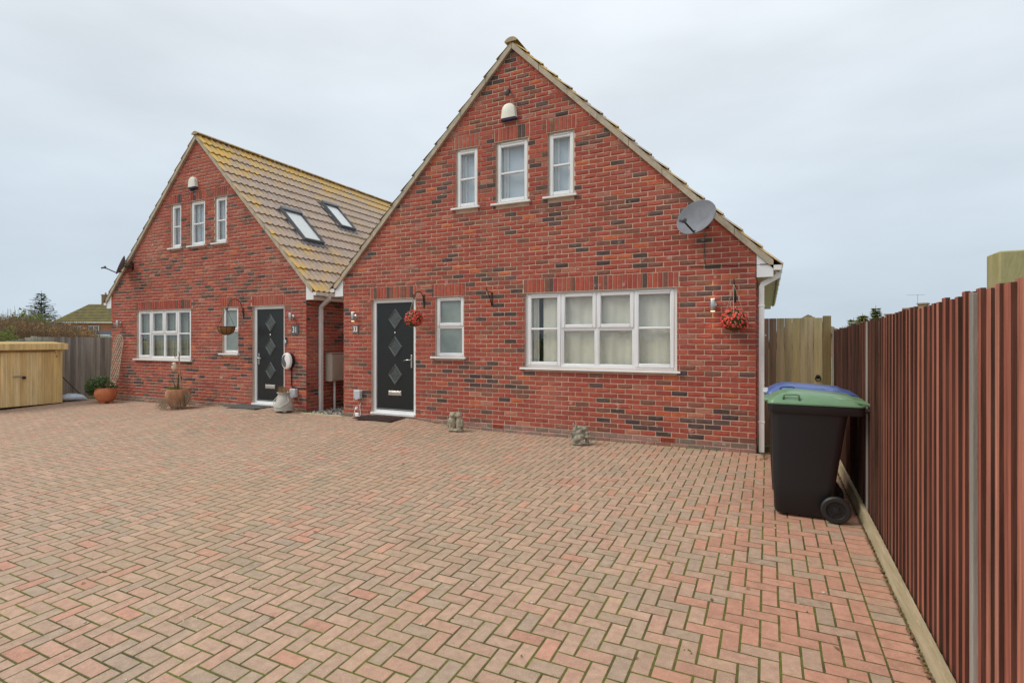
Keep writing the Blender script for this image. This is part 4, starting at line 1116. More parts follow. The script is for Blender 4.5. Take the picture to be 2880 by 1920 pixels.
number_plaque(-8.80, 1.74, .205, .20, '31', Y31, 'slate plaque with white number 31 right of the door')
T = thing('doorbell', 'small black and silver doorbell beside the door of number 31', 'doorbell', (-9.06, Y31, 1.52))
MB().box(-.028, .028, -.022, -.001, -.065, .065, .006).build('body', 'black_plastic', T); MB().box(-.022, .022, -.025, -.0215, -.055, .015, .004).build('button_plate', 'box_grey', T)
# electric car charger
T = thing('car_charger', 'white and black oval electric car charger on the brick wall', 'charger', (-8.93, Y31, 1.09))
m = MB(); sec = []
for d, s_ in ((-.004, .93), (-.06, 1.0), (-.085, 1.0)): sec.append([(.135*s_*math.cos(a), d, .175*s_*math.sin(a)) for a in [2*PI*k/32 for k in range(32)]])
m.loft([r_[::-1] for r_ in sec]); m.build('back_shell', 'black_plastic', T, smooth='auto')
m = MB(); sec = []
for d, s_ in ((-.085, 1.0), (-.11, .985), (-.128, .93), (-.137, .8), (-.142, .55), (-.143, .05)): sec.append([(.135*s_*math.cos(a), d, .175*s_*math.sin(a)) for a in [2*PI*k/32 for k in range(32)]])
m.loft([r_[::-1] for r_ in sec]); m.build('front_cover', 'white_paint', T, smooth='auto')
m = MB(); pts = []
for k in range(21):
    a = R(90+180*k/20); pts.append((.105*math.cos(a)-.0, .13*math.sin(a)))
for k in range(1, 12):
    z = -.13 + .26*k/12; pts.append((.026*math.sin((z+.13)/.26*2*PI), z))
m.prism(pts, -.1455, -.1); m.build('dark_face', 'grey_plastic', T)
cb = MB(); cb.tube([(.03, -.01, -.16), (.032, -.012, -.3), (.034, -.012, -.5), (.05, -.012, -.545), (.20, -.012, -.56), (.45, -.012, -.563)], .011, 8); cb.build('cable', 'black_plastic', T, smooth=True)
def socket_box(x, z, Y, label, w_=.15, h_=.16):
    T = thing('socket_box', label, 'socket', (x, Y, z), group='outdoor socket boxes')
    MB().box(-w_/2, w_/2, -.03, -.001, -h_/2, h_/2, .01).build('base', 'box_grey', T); MB().box(-w_/2-.004, w_/2+.004, -.085, -.031, -h_/2-.004, h_/2+.004, .014).build('cover', 'box_grey', T); MB().box(-.03, .03, -.086, -.07, -h_/2-.012, -h_/2+.004, .003).build('latch', 'box_grey', T)
socket_box(-8.80, .42, Y31, 'grey outdoor socket box beside the milk churn', .165, .175)
socket_box(-6.93, .49, Y33, 'grey outdoor socket box left of the door of number 33', .155, .16)
T = thing('extension_lead', 'white extension lead lying against the wall below the socket box of number 33', 'cable', (-6.95, -.05, h(-6.9, -.05)))
c = MB(); c.tube([(.06, .035, .26), (.045, .03, .2), (.06, .025, .12), (.075, .02, .03), (.06, .0, .012), (.0, -.02, .012)], .006, 6); c.tube([(-.06, -.03, .01), (-.05, .0, .1), (-.045, .02, .17), (-.02, .03, .19), (.0, .03, .17), (.015, .02, .09)], .006, 6); c.build('cable', 'white_paint', T, smooth=True)
MB().box(-.035, .055, -.025, .015, .004, .075, .01).build('plug', 'white_paint', T); MB().box(-.05, .0, -.01, .02, .13, .175, .01).build('plug', 'white_paint', T)
# alarm bell boxes
def bell_box(x, z, Y, s_, label):
    T = thing('alarm_box', label, 'alarm', (x, Y, z), group='cream alarm bell boxes')
    out_ = []
    for k in range(13):
        a = PI*k/12; out_.append((.135*math.cos(a)*s_, (.02 + .155*math.sin(a)**.8)*s_))
    poly = [(-.15*s_, -.09*s_), (.15*s_, -.09*s_)] + out_
    m = MB(); n = len(poly); rings = []
    for d, q in ((-.002, 1.0), (-.055, .99), (-.075, .94), (-.085, .8)): rings.append([(p[0]*q, d, -.09*s_ + (p[1]+.09*s_)*q) for p in poly])
    m.loft(rings); m.build('cover', 'bell_cream', T, smooth='auto')
    m = MB(); m.prism([(-.148*s_, -.125*s_), (.148*s_, -.125*s_), (.149*s_, -.091*s_), (-.149*s_, -.091*s_)], -.07, -.003, inset=.006); m.build('strobe_base', 'bell_blue', T)
bell_box(-3.715, 5.275, Y33, .93, 'cream alarm box on the near gable above the middle window')
bell_box(-12.10, 5.215, Y31, .93, 'cream alarm box on the far gable above the middle window')
T = thing('security_sensor', 'small dark sensor lamp near the top of the near gable', 'sensor', (-3.72, 0, 5.6))
MB().tube([(0, -.001, .05), (0, -.06, .05), (0, -.09, .02)], .018, 8).build('arm', 'black_plastic', T); m = MB(); m.ell((0, -.10, -.01), (.042, .05, .055)); m.build('head', 'grey_plastic', T, smooth=True); MB().tube([(0, -.004, .05), (.003, -.004, .16)], .004, 5).build('cable', 'black_plastic', T)
# satellite dishes
def dish(loc, aim, roll, rx, rz_, label, arm_len=.27):
    T = thing('satellite_dish', label, 'dish', loc, group='satellite dishes')
    d = Vector(aim).normalized(); M0 = d.to_track_quat('Z', 'Y').to_matrix().to_4x4() @ Matrix.Rotation(roll, 4, 'Z')
    off = Vector((0, 0, 0)); ofs = d*.0
    M = Matrix.Translation(ofs) @ M0
    m = MB(); rings = []; n = 36
    for q in (0.04, .3, .55, .78, .93, 1.0): rings.append([tuple(M @ Vector((rx*q*math.cos(a), rz_*q*math.sin(a), .075*q*q - .075))) for a in [2*PI*k/n for k in range(n)]])
    rings += [[tuple(M @ Vector((rx*q*math.cos(a), rz_*q*math.sin(a), z))) for a in [2*PI*k/n for k in range(n)]] for q, z in ((1.02, .002), (1.02, -.012), (.985, -.014))]
    for q in (.93, .78, .55, .3, .04): rings.append([tuple(M @ Vector((rx*q*math.cos(a), rz_*q*math.sin(a), .075*q*q - .087))) for a in [2*PI*k/n for k in range(n)]])
    m.loft(rings); m.build('reflector', 'dish_grey', T, smooth=True)
    A = M @ Vector((0, -rz_*.92, 0)); E_ = M @ Vector((0, -rz_*.80, arm_len))
    MB().tube([tuple(M @ Vector((0, -rz_*.6, -.09))), tuple(A), tuple(E_)], .013, 8).build('arm', 'black_plastic', T)
    l = MB(); ax = (M @ Vector((0, 0, 0)) - E_).normalized(); ml = Matrix.Translation(E_) @ ax.to_track_quat('Z', 'Y').to_matrix().to_4x4()
    l.lathe([(.02, -.07), (.02, -.01), (.036, .0), (.038, .03), (.03, .035)], 16, ml); l.build('receiver', 'grey_plastic', T, smooth='auto')
    wl = Vector((.10, -loc[1] + (Y33 if loc[0] > -8 else Y31), -.02))
    MB().tube([tuple(M @ Vector((0, 0, -.09))), tuple(M @ Vector((0, 0, -.17))), (wl.x*.6, wl.y*.6, wl.z), (wl.x, wl.y-.005, wl.z)], .02, 8).build('wall_bracket', 'black_plastic', T); MB().box(wl.x-.04, wl.x+.04, wl.y-.012, wl.y-.001, wl.z-.09, wl.z+.09).build('wall_plate', 'black_iron', T)
    return T
dish((-.75, -.30, 3.215), (-.42, -.9, .36), R(4), .285, .25, 'grey satellite dish on the wall below the near roof edge')
dish((-14.66, -.10, 3.43), (-.5, -.87, .36), R(-14), .275, .245, 'satellite dish seen edge on at the far roof edge')
# brackets, flower balls, empty basket
def bracket(x, z, Y, span, rise, label, style):
    T = thing('basket_bracket', label, 'bracket', (x, Y, z), group='black iron basket brackets')
    MB().box(-.012, .012, -.012, -.001, -.14, .10, .003).build('wall_plate', 'black_iron', T)
    m = MB()
    if style == 'arch':
        pts = [(0, -.012, -.05)]
        for k in range(13):
            a = PI*k/12; pts.append((0, -.03 - span*(.5-.5*math.cos(a)), rise*math.sin(a)**.8 + .0))
        pts += [(0, -.03-span-.03, .015), (0, -.03-span-.05, .045), (0, -.03-span-.03, .07), (0, -.03-span-.005, .05)]
    else:
        pts = [(0, -.012, .09), (0, -.03-span*.8, .10), (0, -.03-span, .115), (0, -.03-span-.02, .145), (0, -.03-span, .16)]
        m.tube([(0, -.012, -.12), (0, -.03-span*.45, .03), (0, -.03-span*.8, .098)], .007, 6)
    m.tube(pts, .0075, 6); m.build('arm', 'black_iron', T, smooth=True); return T
bracket(-5.43, 2.25, Y33, .26, .14, 'black bracket holding the flower ball beside the door of number 33', 'arch')
bracket(-4.05, 2.24, Y33, .16, .1, 'empty black bracket on the wall between the two lower windows', 'strut')
bracket(-.27, 2.19, Y33, .18, .1, 'black bracket holding the flower ball near the right corner', 'strut')
bracket(-10.39, 2.15, Y31, .36, .27, 'large curved black bracket over the small window of number 31', 'arch')
def flower_ball(loc, r_, hang, label, seed):
    rg_ = random.Random(seed); T = thing('flower_ball', label, 'flower basket', loc, group='hanging balls of red flowers')
    m = MB(); m.ell((0, 0, 0), (r_*.86, r_*.86, r_*.84), 18, 12); m.build('core', 'ball_core', T, smooth=True)
    lf = MB(); pt = MB(); pp = MB()
    def quad(mb_, d, rr, sz):
        d = d.normalized(); u_ = d.orthogonal().normalized(); u_ = Matrix.Rotation(rg_.uniform(0, 6.3), 3, d) @ u_; v_ = d.cross(u_); u_ = (u_ + d*rg_.uniform(-.5, .5)); c_ = d*rr
        mb_.add([tuple(c_-u_*sz), tuple(c_+v_*sz*.6), tuple(c_+u_*sz+d*sz*.3), tuple(c_-v_*sz*.6)], [(0, 1, 2), (0, 2, 3)])
    for k in range(750):
        z = rg_.uniform(-1, 1); a = rg_.uniform(0, 6.3); s_ = math.sqrt(1-z*z); d = Vector((s_*math.cos(a), s_*math.sin(a), z))
        if z < -.45 and rg_.random() < .75: continue
        quad(lf, d, r_*rg_.uniform(.86, .98), rg_.uniform(.009, .017))
        if rg_.random() < .16: quad(pp, d, r_*rg_.uniform(.92, 1.02), .009)
    for k in range(235):
        z = rg_.uniform(-.62, .98); a = rg_.uniform(0, 6.3); s_ = math.sqrt(1-z*z); d = Vector((s_*math.cos(a), s_*math.sin(a), z))
        for q in range(5): quad(pt, d + Vector((rg_.uniform(-.05, .05), rg_.uniform(-.05, .05), rg_.uniform(-.05, .05))), r_*rg_.uniform(.95, 1.03), .013)
    lf.build('foliage', 'leaf', T, kind='stuff'); pt.build('flowers', 'petal', T, kind='stuff'); pp.build('buds', 'petal_pale', T, kind='stuff')
    for k in range(3):
        a = 2*PI*k/3+.5; MB().tube([(r_*.75*math.cos(a), r_*.75*math.sin(a), r_*.6), (0, 0, hang)], .0035, 5).build('chain', 'willow', T)
flower_ball((-5.43, -.31, 1.90), .158, .40, 'ball of red flowers hanging by the door of number 33', 1)
flower_ball((-.27, -.21, 1.80), .172, .48, 'ball of red flowers hanging near the right corner of the house', 2)
T = thing('hanging_basket', 'empty coir lined half round basket hanging before the small window', 'hanging basket', (-10.40, -.26, 1.64))
m = MB(); m.lathe([(.02, .0), (.08, .015), (.135, .055), (.165, .11), (.178, .175), (.168, .175), (.155, .11), (.1, .04), (.0, .025)], 24); m.build('liner', 'coco', T, smooth=True)
m = MB()
for k in range(10):
    a = 2*PI*k/10; m.tube([(rr*math.cos(a), rr*math.sin(a), z) for rr, z in ((.02, -.006), (.085, .01), (.142, .052), (.172, .11), (.185, .178))], .0035, 5)
m.tube([(.185*math.cos(2*PI*k/28), .185*math.sin(2*PI*k/28), .178) for k in range(29)], .005, 6); m.build('wire_frame', 'black_iron', T)
for k in range(3):
    a = 2*PI*k/3+.4; MB().tube([(.18*math.cos(a), .18*math.sin(a), .178), (0, 0, .58)], .0035, 5).build('chain', 'black_iron', T)

# dish cable clipped along the bricks of the near house
m = MB(); m.tube([(-.66, -.008, 3.05), (-.665, -.007, 2.85), (-.66, -.008, 2.62), (-.655, -.008, 2.60)], .005, 5)
pts = []
for k in range(12):
    t_ = k/11; pts.append((-.86 + .9*t_, -.009, 2.575 - .02*t_ + .006*math.sin(t_*17)))
m.tube(pts, .005, 5); m.tube([(.04, -.02, 2.556), (.2, -.02, 2.548)], .005, 5)
o = m.build('aerial_cable', 'black_plastic', smooth=True); tag(o, 'thin black cable running from the near dish to the eaves box', 'cable')

# ------------------------------------------------------------------ meter box in the gap
T = thing('meter_box', 'cream meter box with thin pipe in the gap between the houses', 'meter box', (-8.478, .95, 0))
MB().box(.003, .19, -.29, .25, .635, 1.235, .012).build('case', 'meter_box', T); MB().box(.191, .2, -.27, .23, .66, 1.21, .004).build('door', 'meter_box', T); MB().box(.002, .205, -.30, .26, 1.2355, 1.25, .004).build('lid', 'meter_box', T)
MB().tube([(.09, -.1, .64), (.09, -.1, .0)], .025, 10).build('pipe', 'gutter_white', T)
# pebbles and timber edge in the gap
mb = MB()
for q in range(900):
    x, y = frng.uniform(-8.46, -7.36), frng.uniform(-.0, 2.2); r_ = frng.uniform(.008, .02); mb.ell((x, y, .025+frng.uniform(0, .012)), (r_*frng.uniform(.8, 1.5), r_, r_*.7), 6, 4)
o = mb.build('gap_pebbles', 'pebble', kind='stuff'); tag(o, 'pale pebbles covering the ground between the two houses', 'pebbles')
m = MB().box(-8.47, -7.345, -.03, .02, -.08, .052, .005); o = m.build('timber_edging', 'gravel_board'); tag(o, 'short timber edging board across the gap between the houses', 'edging')
mb = MB(); mb.box(-8.47, -7.345, .02, 8.5, -.2, .018); o = mb.build('gap_path', 'earth', kind='structure')
mb = MB(); mb.box(.0, .93, .08, 9, -.3, -.012); o = mb.build('side_path', 'earth', kind='structure')
for k in range(14):
    m = MB().box(.235, .335, -.45+k*.11, -.345+k*.11, -.06, .006+h(.3, -.3), .006, tone=(.42, .34, .18)); o = m.build('edging_block', 'wood', COL.objects['side_path'])

# ------------------------------------------------------------------ door mats
def doormat(x0, x1, y0, y1, mat, label):
    z = max(h(x0, y0), h(x1, y0), h((x0+x1)/2, (y0+y1)/2))+.004
    T = thing('doormat', label, 'doormat', ((x0+x1)/2, (y0+y1)/2, z)); w_, d_ = (x1-x0)/2, (y1-y0)/2
    MB().box(-w_, w_, -d_, d_, 0, .012, .003).build('backing', mat, T)
    m = MB()
    for k in range(14): m.box(-w_+.02+k*(2*w_-.04)/14, -w_+.02+(k+.6)*(2*w_-.04)/14, -d_+.02, d_-.02, .012, .02, .003)
    m.build('pile', mat, T, kind='stuff')
doormat(-6.66, -5.80, -.50, -.06, 'mat_brown', 'dark brown ribbed doormat at the door of number 33')
doormat(-10.35, -9.35, -.40, .06, 'mat_grey', 'grey doormat at the door of number 31')

# ------------------------------------------------------------------ stone ornaments: one fused carved surface each
def carve(name, label, cat, blobs, loc, rz, mat, scale=1.0, voxel=.007, group=None, rough=.006):
    m = MB()
    for c_, r_, rot in blobs:
        Mr = Matrix.Rotation(rot[0], 4, 'X') @ Matrix.Rotation(rot[1], 4, 'Y') @ Matrix.Rotation(rot[2], 4, 'Z') if rot else None
        m.ell(c_, r_, 16, 11, Mr)
    o = m.build(name, mat, smooth=True); o.location = loc; o.rotation_euler = (0, 0, rz); o.scale = (scale,)*3
    rmod = o.modifiers.new('fuse', 'REMESH'); rmod.mode = 'VOXEL'; rmod.voxel_size = voxel; rmod.use_smooth_shade = True
    tx = bpy.data.textures.new(name+'_grain', 'CLOUDS'); tx.noise_scale = .022; tx.noise_depth = 2
    dm = o.modifiers.new('carving', 'DISPLACE'); dm.texture = tx; dm.strength = rough*1.6; dm.mid_level = .5
    bpy.context.view_layer.update()
    me = bpy.data.meshes.new_from_object(o.evaluated_get(bpy.context.evaluated_depsgraph_get()))
    o.modifiers.clear(); o.data = me; me.polygons.foreach_set('use_smooth', [True]*len(me.polygons))
    return tag(o, label, cat, group)
n3 = None
owls = []
for sx, turn in ((-.062, .25), (.066, -.3)):
    bx_ = sx
    owls += [((bx_, 0, .155), (.062, .058, .105), None), ((bx_, -.005, .10), (.055, .055, .07), None), ((bx_*.86, -.012, .268), (.056, .05, .052), None),
             ((bx_*.86-.032, -.008, .308), (.012, .012, .022), (0, -.3, 0)), ((bx_*.86+.032, -.008, .308), (.012, .012, .022), (0, .3, 0)),
             ((bx_-.052*(1 if sx < 0 else -1), -.005, .145), (.022, .042, .085), (0, .12 if sx < 0 else -.12, 0)), ((bx_+.03, .03, .07), (.03, .03, .05), None),
             ((bx_*.86, -.062, .258), (.008, .014, .016), None), ((bx_*.86-.021, -.052, .275), (.017, .01, .017), None), ((bx_*.86+.021, -.052, .275), (.017, .01, .017), None),
             ((bx_-.022, -.05, .045), (.018, .025, .014), None), ((bx_+.022, -.05, .045), (.018, .025, .014), None)]
owls += [((0, 0, .022), (.145, .085, .026), None), ((-.07, -.03, .02), (.06, .05, .022), None), ((.075, -.02, .02), (.065, .055, .024), None)]
carve('owl_statue', 'weathered stone statue of two owls side by side at the wall foot', 'statue', owls, (-4.58, -.30, h(-4.58, -.3)), R(14), 'stone_owl')
sq = [((.0, 0, .02), (.145, .09, .024), None), ((-.02, .02, .15), (.105, .07, .085), (0, .35, 0)), ((-.075, .0, .225), (.04, .04, .05), (0, -.35, 0)), ((-.10, .0, .285), (.014, .014, .035), (0, -.25, 0)), ((-.055, .0, .285), (.014, .014, .03), (0, .2, 0)),
      ((.045, .02, .225), (.075, .055, .055), (0, .7, 0)), ((.095, .005, .17), (.038, .04, .038), None), ((.10, -.02, .12), (.03, .03, .03), None), ((.10, -.01, .07), (.028, .028, .06), None),
      ((-.045, -.055, .085), (.058, .045, .055), None), ((.02, -.05, .12), (.05, .035, .045), None), ((-.125, .0, .11), (.02, .022, .075), (0, -.25, 0)), ((-.10, -.01, .05), (.024, .024, .04), None), ((.04, -.06, .04), (.06, .03, .02), None), ((-.02, .0, .25), (.03, .03, .03), None), ((.0, -.04, .19), (.03, .02, .05), (0, .5, 0))]
carve('animal_statue', 'dark weathered stone animal statue below the big window', 'statue', sq, (-2.36, -.40, h(-2.36, -.4)), R(10), 'stone')

# ------------------------------------------------------------------ milk churn planter
T = thing('milk_churn', 'cream milk churn planter with grass beside the door of number 31', 'milk churn', (-8.80, -.14, h(-8.8, -.14)))
m = MB(); m.lathe([(.15, .03), (.178, .035), (.182, .09), (.178, .15), (.172, .165), (.165, .2), (.125, .31), (.115, .33), (.115, .375), (.138, .395), (.138, .405), (.125, .405), (.105, .38), (.0, .37)], 32); m.build('body', 'churn', T, smooth='auto')
for s_ in (-1, 1):
    MB().tube([(s_*.12, -.02, .345), (s_*.20, -.06, .24), (s_*.21, -.08, .215), (s_*.10, -.155, .12), (0, -.185, .11)], .009, 8).build('handle', 'churn', T, smooth=True)
for k in range(3):
    a = 2*PI*k/3-.6; MB().box(.12*math.cos(a)-.035, .12*math.cos(a)+.035, .12*math.sin(a)-.03, .12*math.sin(a)+.03, 0, .031, .006).build('foot', 'pebble', T)
gr = MB(); grn = random.Random(9)
for k in range(70):
    a, rr = grn.uniform(0, 6.3), grn.uniform(0, .1); x_, y_ = rr*math.cos(a), rr*math.sin(a); l = grn.uniform(.06, .17); dx, dy = grn.uniform(-.06, .06)-.02, grn.uniform(-.05, .05)
    gr.add([(x_-.004, y_, .375), (x_+.004, y_, .375), (x_+dx*.5, y_+dy*.5, .375+l*.7), (x_+dx, y_+dy, .375+l)], [(0, 1, 2), (0, 2, 3)])
gr.build('grass_tuft', 'leaf_brown', T, kind='stuff')

# ------------------------------------------------------------------ terracotta planters
def leafball(mb_, c, r, n, sz, rg_, zmin=-1):
    for k in range(n):
        d = Vector((rg_.gauss(0, 1), rg_.gauss(0, 1), rg_.gauss(0, 1))).normalized(); rr = rg_.uniform(.35, 1)**.6
        p_ = Vector((c[0]+d.x*r[0]*rr, c[1]+d.y*r[1]*rr, c[2]+max(zmin, d.z)*r[2]*rr)); s_ = sz*rg_.uniform(.6, 1.3)
        u_ = Vector((rg_.gauss(0, 1), rg_.gauss(0, 1), rg_.gauss(0, .6))).normalized(); v_ = u_.orthogonal().normalized(); v_ = Matrix.Rotation(rg_.uniform(0, 6.3), 3, u_) @ v_
        mb_.add([tuple(p_-u_*s_), tuple(p_+v_*s_*.45), tuple(p_+u_*s_), tuple(p_-v_*s_*.45)], [(0, 1, 2), (0, 2, 3)])
def pot(T, mat, r_, hh_, feet=True):
    m = MB(); z0 = .035 if feet else 0
    m.lathe([(r_*.55, z0), (r_*.62, z0+.005), (r_*.86, z0+hh_*.25), (r_*1.0, z0+hh_*.52), (r_*1.02, z0+hh_*.66), (r_*.97, z0+hh_*.85), (r_*.90, z0+hh_*.96), (r_*.90, z0+hh_), (r_*.83, z0+hh_), (r_*.83, z0+hh_*.9)], 36, cap=False); m.build('pot', mat, T, smooth='auto')
    s_ = MB(); s_.lathe([(r_*.845, z0+hh_*.88), (r_*.4, z0+hh_*.93), (.0, z0+hh_*.95)], 24, cap=False); s_.build('soil', 'earth', T)
    if feet:
        for k in range(4):
            a = k*PI/2+.5; MB().box(r_*.45*math.cos(a)-.05, r_*.45*math.cos(a)+.05, r_*.45*math.sin(a)-.035, r_*.45*math.sin(a)+.035, 0, .036, .008).build('pot_foot', mat, T)
prg = random.Random(14)
T = thing('potted_plant', 'orange terracotta bowl with leafy green plant at the far house corner', 'potted plant', (-14.78, -.36, h(-14.78, -.36)))
pot(T, 'terracotta', .235, .35)
lf = MB(); leafball(lf, (-.17, -.06, .46), (.32, .28, .21), 1100, .036, prg); leafball(lf, (-.36, -.08, .36), (.2, .18, .19), 500, .036, prg); leafball(lf, (.1, .05, .42), (.2, .16, .07), 300, .022, prg); lf.build('foliage', 'leaf', T, kind='stuff')
fw_ = MB(); leafball(fw_, (-.12, -.06, .47), (.26, .24, .15), 45, .018, prg); leafball(fw_, (.2, .05, .48), (.12, .1, .12), 40, .02, prg); fw_.build('pale_flowers', 'petal_pale', T, kind='stuff')
tw = MB()
for k in range(24):
    a = prg.uniform(0, 6.3); tw.tube([(prg.uniform(-.1, .2), prg.uniform(-.1, .1), .36), (prg.uniform(-.1, .35), prg.uniform(-.15, .15), prg.uniform(.48, .62))], .004, 4)
tw.build('stems', 'twig', T, kind='stuff')
T = thing('potted_plant', 'worn terracotta pot with bare stems and canes below the far window', 'potted plant', (-11.87, -.38, h(-11.87, -.38)))
pot(T, 'terracotta_worn', .25, .41)
lf = MB(); leafball(lf, (-.10, -.03, .44), (.15, .17, .06), 260, .02, prg, -.2); lf.build('ground_cover', 'leaf_light', T, kind='stuff')
MB().tube([(.10, .0, .40), (.035, .0, 1.24)], .008, 7).build('cane', 'cane', T); MB().tube([(-.05, .0, .40), (-.055, -.02, .85)], .006, 6).build('cane', 'cane', T)
st_ = MB(); st_.tube([(.06, .02, .40), (.05, .02, .8), (.0, .02, 1.0), (-.01, .02, 1.15), (.02, .02, 1.27)], [.012, .011, .009, .008, .005], 6)
for q in (((-.01, .02, 1.15), (-.10, 0, 1.13), (-.14, -.02, 1.2)), ((.0, .02, 1.2), (-.05, .03, 1.27), (-.06, .03, 1.3)), ((-.01, .02, 1.12), (.06, .0, 1.2), (.09, -.02, 1.3)), ((-.1, 0, 1.13), (-.18, .02, 1.24), (-.22, 0, 1.3)), ((.05, .0, 1.18), (.13, .03, 1.25), (.16, .02, 1.26))):
    st_.tube(q, [.006, .004, .002], 5)
st_.build('stem', 'twig', T, smooth=True)
bl_ = MB()
for (q, w_) in (([(-.05, -.02, .40), (-.09, -.03, .56), (-.17, -.04, .68), (-.30, -.05, .74)], .022), ([(0, 0, .4), (.01, .0, .6), (.02, .0, .78)], .03), ([(.03, .02, .4), (.06, .02, .62), (.08, .03, .72)], .025), ([(-.03, 0, .4), (-.04, .02, .6), (-.03, .02, .7)], .022)):
    for a, b in zip(q[:-1], q[1:]): bl_.add([(a[0]-w_*.5, a[1]-w_*.3, a[2]), (a[0]+w_*.5, a[1]+w_*.3, a[2]), (b[0]+w_*.35, b[1]+w_*.2, b[2]), (b[0]-w_*.35, b[1]-w_*.2, b[2])], [(0, 1, 2, 3)])
bl_.build('dead_leaves', 'bark', T, kind='stuff')
tr_ = MB()
for k in range(130):
    a = prg.uniform(-2.6, -.2); rr = prg.uniform(.24, .42); z0 = prg.uniform(.02, .15); tr_.tube([(rr*math.cos(a)*.8, rr*math.sin(a)*.8, z0+prg.uniform(.0, .2)), (rr*math.cos(a)*1.1+prg.uniform(-.06, .06), rr*math.sin(a)*1.0, max(.004, z0-.05))], .003, 3)
for k in range(60):
    tr_.tube([(prg.uniform(.15, .3), prg.uniform(-.1, .1), .40+prg.uniform(-.05, .02)), (prg.uniform(.3, .55), prg.uniform(-.1, .05), prg.uniform(.02, .3))], .003, 3)
tr_.build('trailing_stems', 'twig', T, kind='stuff')
T = thing('owl_ornament', 'small cream owl ornament hanging on a stick in the worn pot', 'ornament', (-11.93, -.43, h(-11.9, -.4)+.86))
m = MB(); m.lathe([(.0, 0), (.025, .004), (.05, .04), (.056, .08), (.048, .12), (.042, .15), (.03, .17), (.0, .175)], 18, cap=False); m.build('body', 'petal_pale', T, smooth=True)
for s_ in (-1, 1):
    m = MB(); m.lathe([(.014, 0), (.014, .006)], 12, Matrix.Translation((s_*.018, -.045, .125)) @ Matrix.Rotation(R(90), 4, 'X')); m.build('eye', 'grey_plastic', T); m = MB(); m.ell((s_*.03, 0, .175), (.008, .008, .018), 8, 6); m.build('ear', 'petal_pale', T)
m = MB(); m.lathe([(.035, -.012), (.03, .003)], 16); m.build('rim', 'terracotta', T)
# lattice trellis leaning on the wall
T = thing('willow_trellis', 'pale willow lattice panel with rounded top leaning on the brick wall', 'trellis', (-15.08, -.02, .44), 0)
outl = []
W2, Ht = .215, 1.22
def inside(a, z): 
    wd = W2*(.82 + .18*(z/Ht)) if z > 0 else 0
    if z < 0 or z > Ht: return False
    zt = Ht - W2
    if z > zt: return (a*a)/(W2*W2) + ((z-zt)/W2)**2 < 1
    if z < .1: return abs(a) < wd*(.5+.5*(z/.1)**.5)
    return abs(a) < wd
TR = Matrix.Translation((0, 0, 0)) @ Matrix.Rotation(R(-6), 4, 'X')
def lath(p0, p1, y_):
    d = Vector((p1[0]-p0[0], 0, p1[1]-p0[1])); n_ = Vector((-d.z, 0, d.x)).normalized()*.009
    a, b = Vector((p0[0], y_, p0[1])), Vector((p1[0], y_, p1[1])); q = [a-n_, a+n_, b+n_, b-n_]; e_ = Vector((0, .007, 0))
    m = MB(); m.add([tuple(TR @ v) for v in q] + [tuple(TR @ (v+e_)) for v in q], [(0, 3, 2, 1), (4, 5, 6, 7)] + [(i, (i+1) % 4, 4+(i+1) % 4, 4+i) for i in range(4)]); return m
for fam, (sx, sz, step, y_) in enumerate(((-.62, .78, .085, -.012), (.62, .78, .26, -.001))):
    c_ = -1.2
    while c_ < 1.8:
        run = []; t_ = -1.6
        while t_ < 1.9:
            a, z = c_ + sx*t_, .6 + sz*t_
            if inside(a, z): run.append((a, z))
            t_ += .006
        if len(run) > 6: lath(run[0], run[-1], y_).build('lath', 'willow', T)
        c_ += step
rim = [(-W2*.82, .1), (-W2*.98, Ht-W2)] + [(-W2*math.cos(PI*k/14), Ht-W2+W2*math.sin(PI*k/14)) for k in range(15)] + [(W2*.98, Ht-W2), (W2*.82, .1), (W2*.5, .0), (-W2*.5, .0), (-W2*.82, .1)]
MB().tube([tuple(TR @ Vector((a, -.006, z))) for a, z in rim], .010, 6).build('rim', 'willow', T)

# ------------------------------------------------------------------ background, left
bgr = random.Random(77)
def conifer_tree(loc, ht, rad, label, n_t=30, group=None, mat='conifer', sz=.26):
    T = thing('conifer_tree', label, 'tree', loc, group=group)
    MB().tube([(0, 0, 0), (.03, 0, ht*.5), (0, 0, ht)], [ht*.022, ht*.013, .01], 8).build('trunk', 'bark', T, smooth=True)
    lf = MB()
    for k in range(n_t):
        f = k/n_t; z = ht*(.08 + .90*f); rr = rad*(1-f)**.85*bgr.uniform(.8, 1.1) + .08
        nb = 9 if f < .8 else 6
        for b in range(nb):
            a = 2*PI*b/nb + bgr.uniform(-.35, .35); L_ = rr*bgr.uniform(.65, 1.12); rise = bgr.uniform(.05, .28)*L_ - .05
            ns = max(4, int(L_/.10))
            for q in range(ns):
                t_ = (q+.6)/ns; p_ = Vector((math.cos(a)*L_*t_, math.sin(a)*L_*t_, z + rise*t_*t_ - .12*L_*t_*(1-t_)))
                for w_ in range(3):
                    s_ = sz*bgr.uniform(.7, 1.4)*(1-.3*t_); u_ = Vector((math.cos(a+bgr.uniform(-1, 1)), math.sin(a+bgr.uniform(-1, 1)), bgr.uniform(-.35, .25))).normalized()
                    v_ = u_.cross(Vector((0, 0, 1))).normalized()*s_*.3 + Vector((0, 0, bgr.uniform(-.05, .05)*s_)); lf.add([tuple(p_), tuple(p_+u_*s_*.5+v_), tuple(p_+u_*s_), tuple(p_+u_*s_*.5-v_)], [(0, 1, 2, 3)])
    lf.build('crown', mat, T, kind='stuff')
conifer_tree((-55.3, 15.3, -.3), 5.95, 2.75, 'dark spreading conifer tree rising behind the brown hedge')
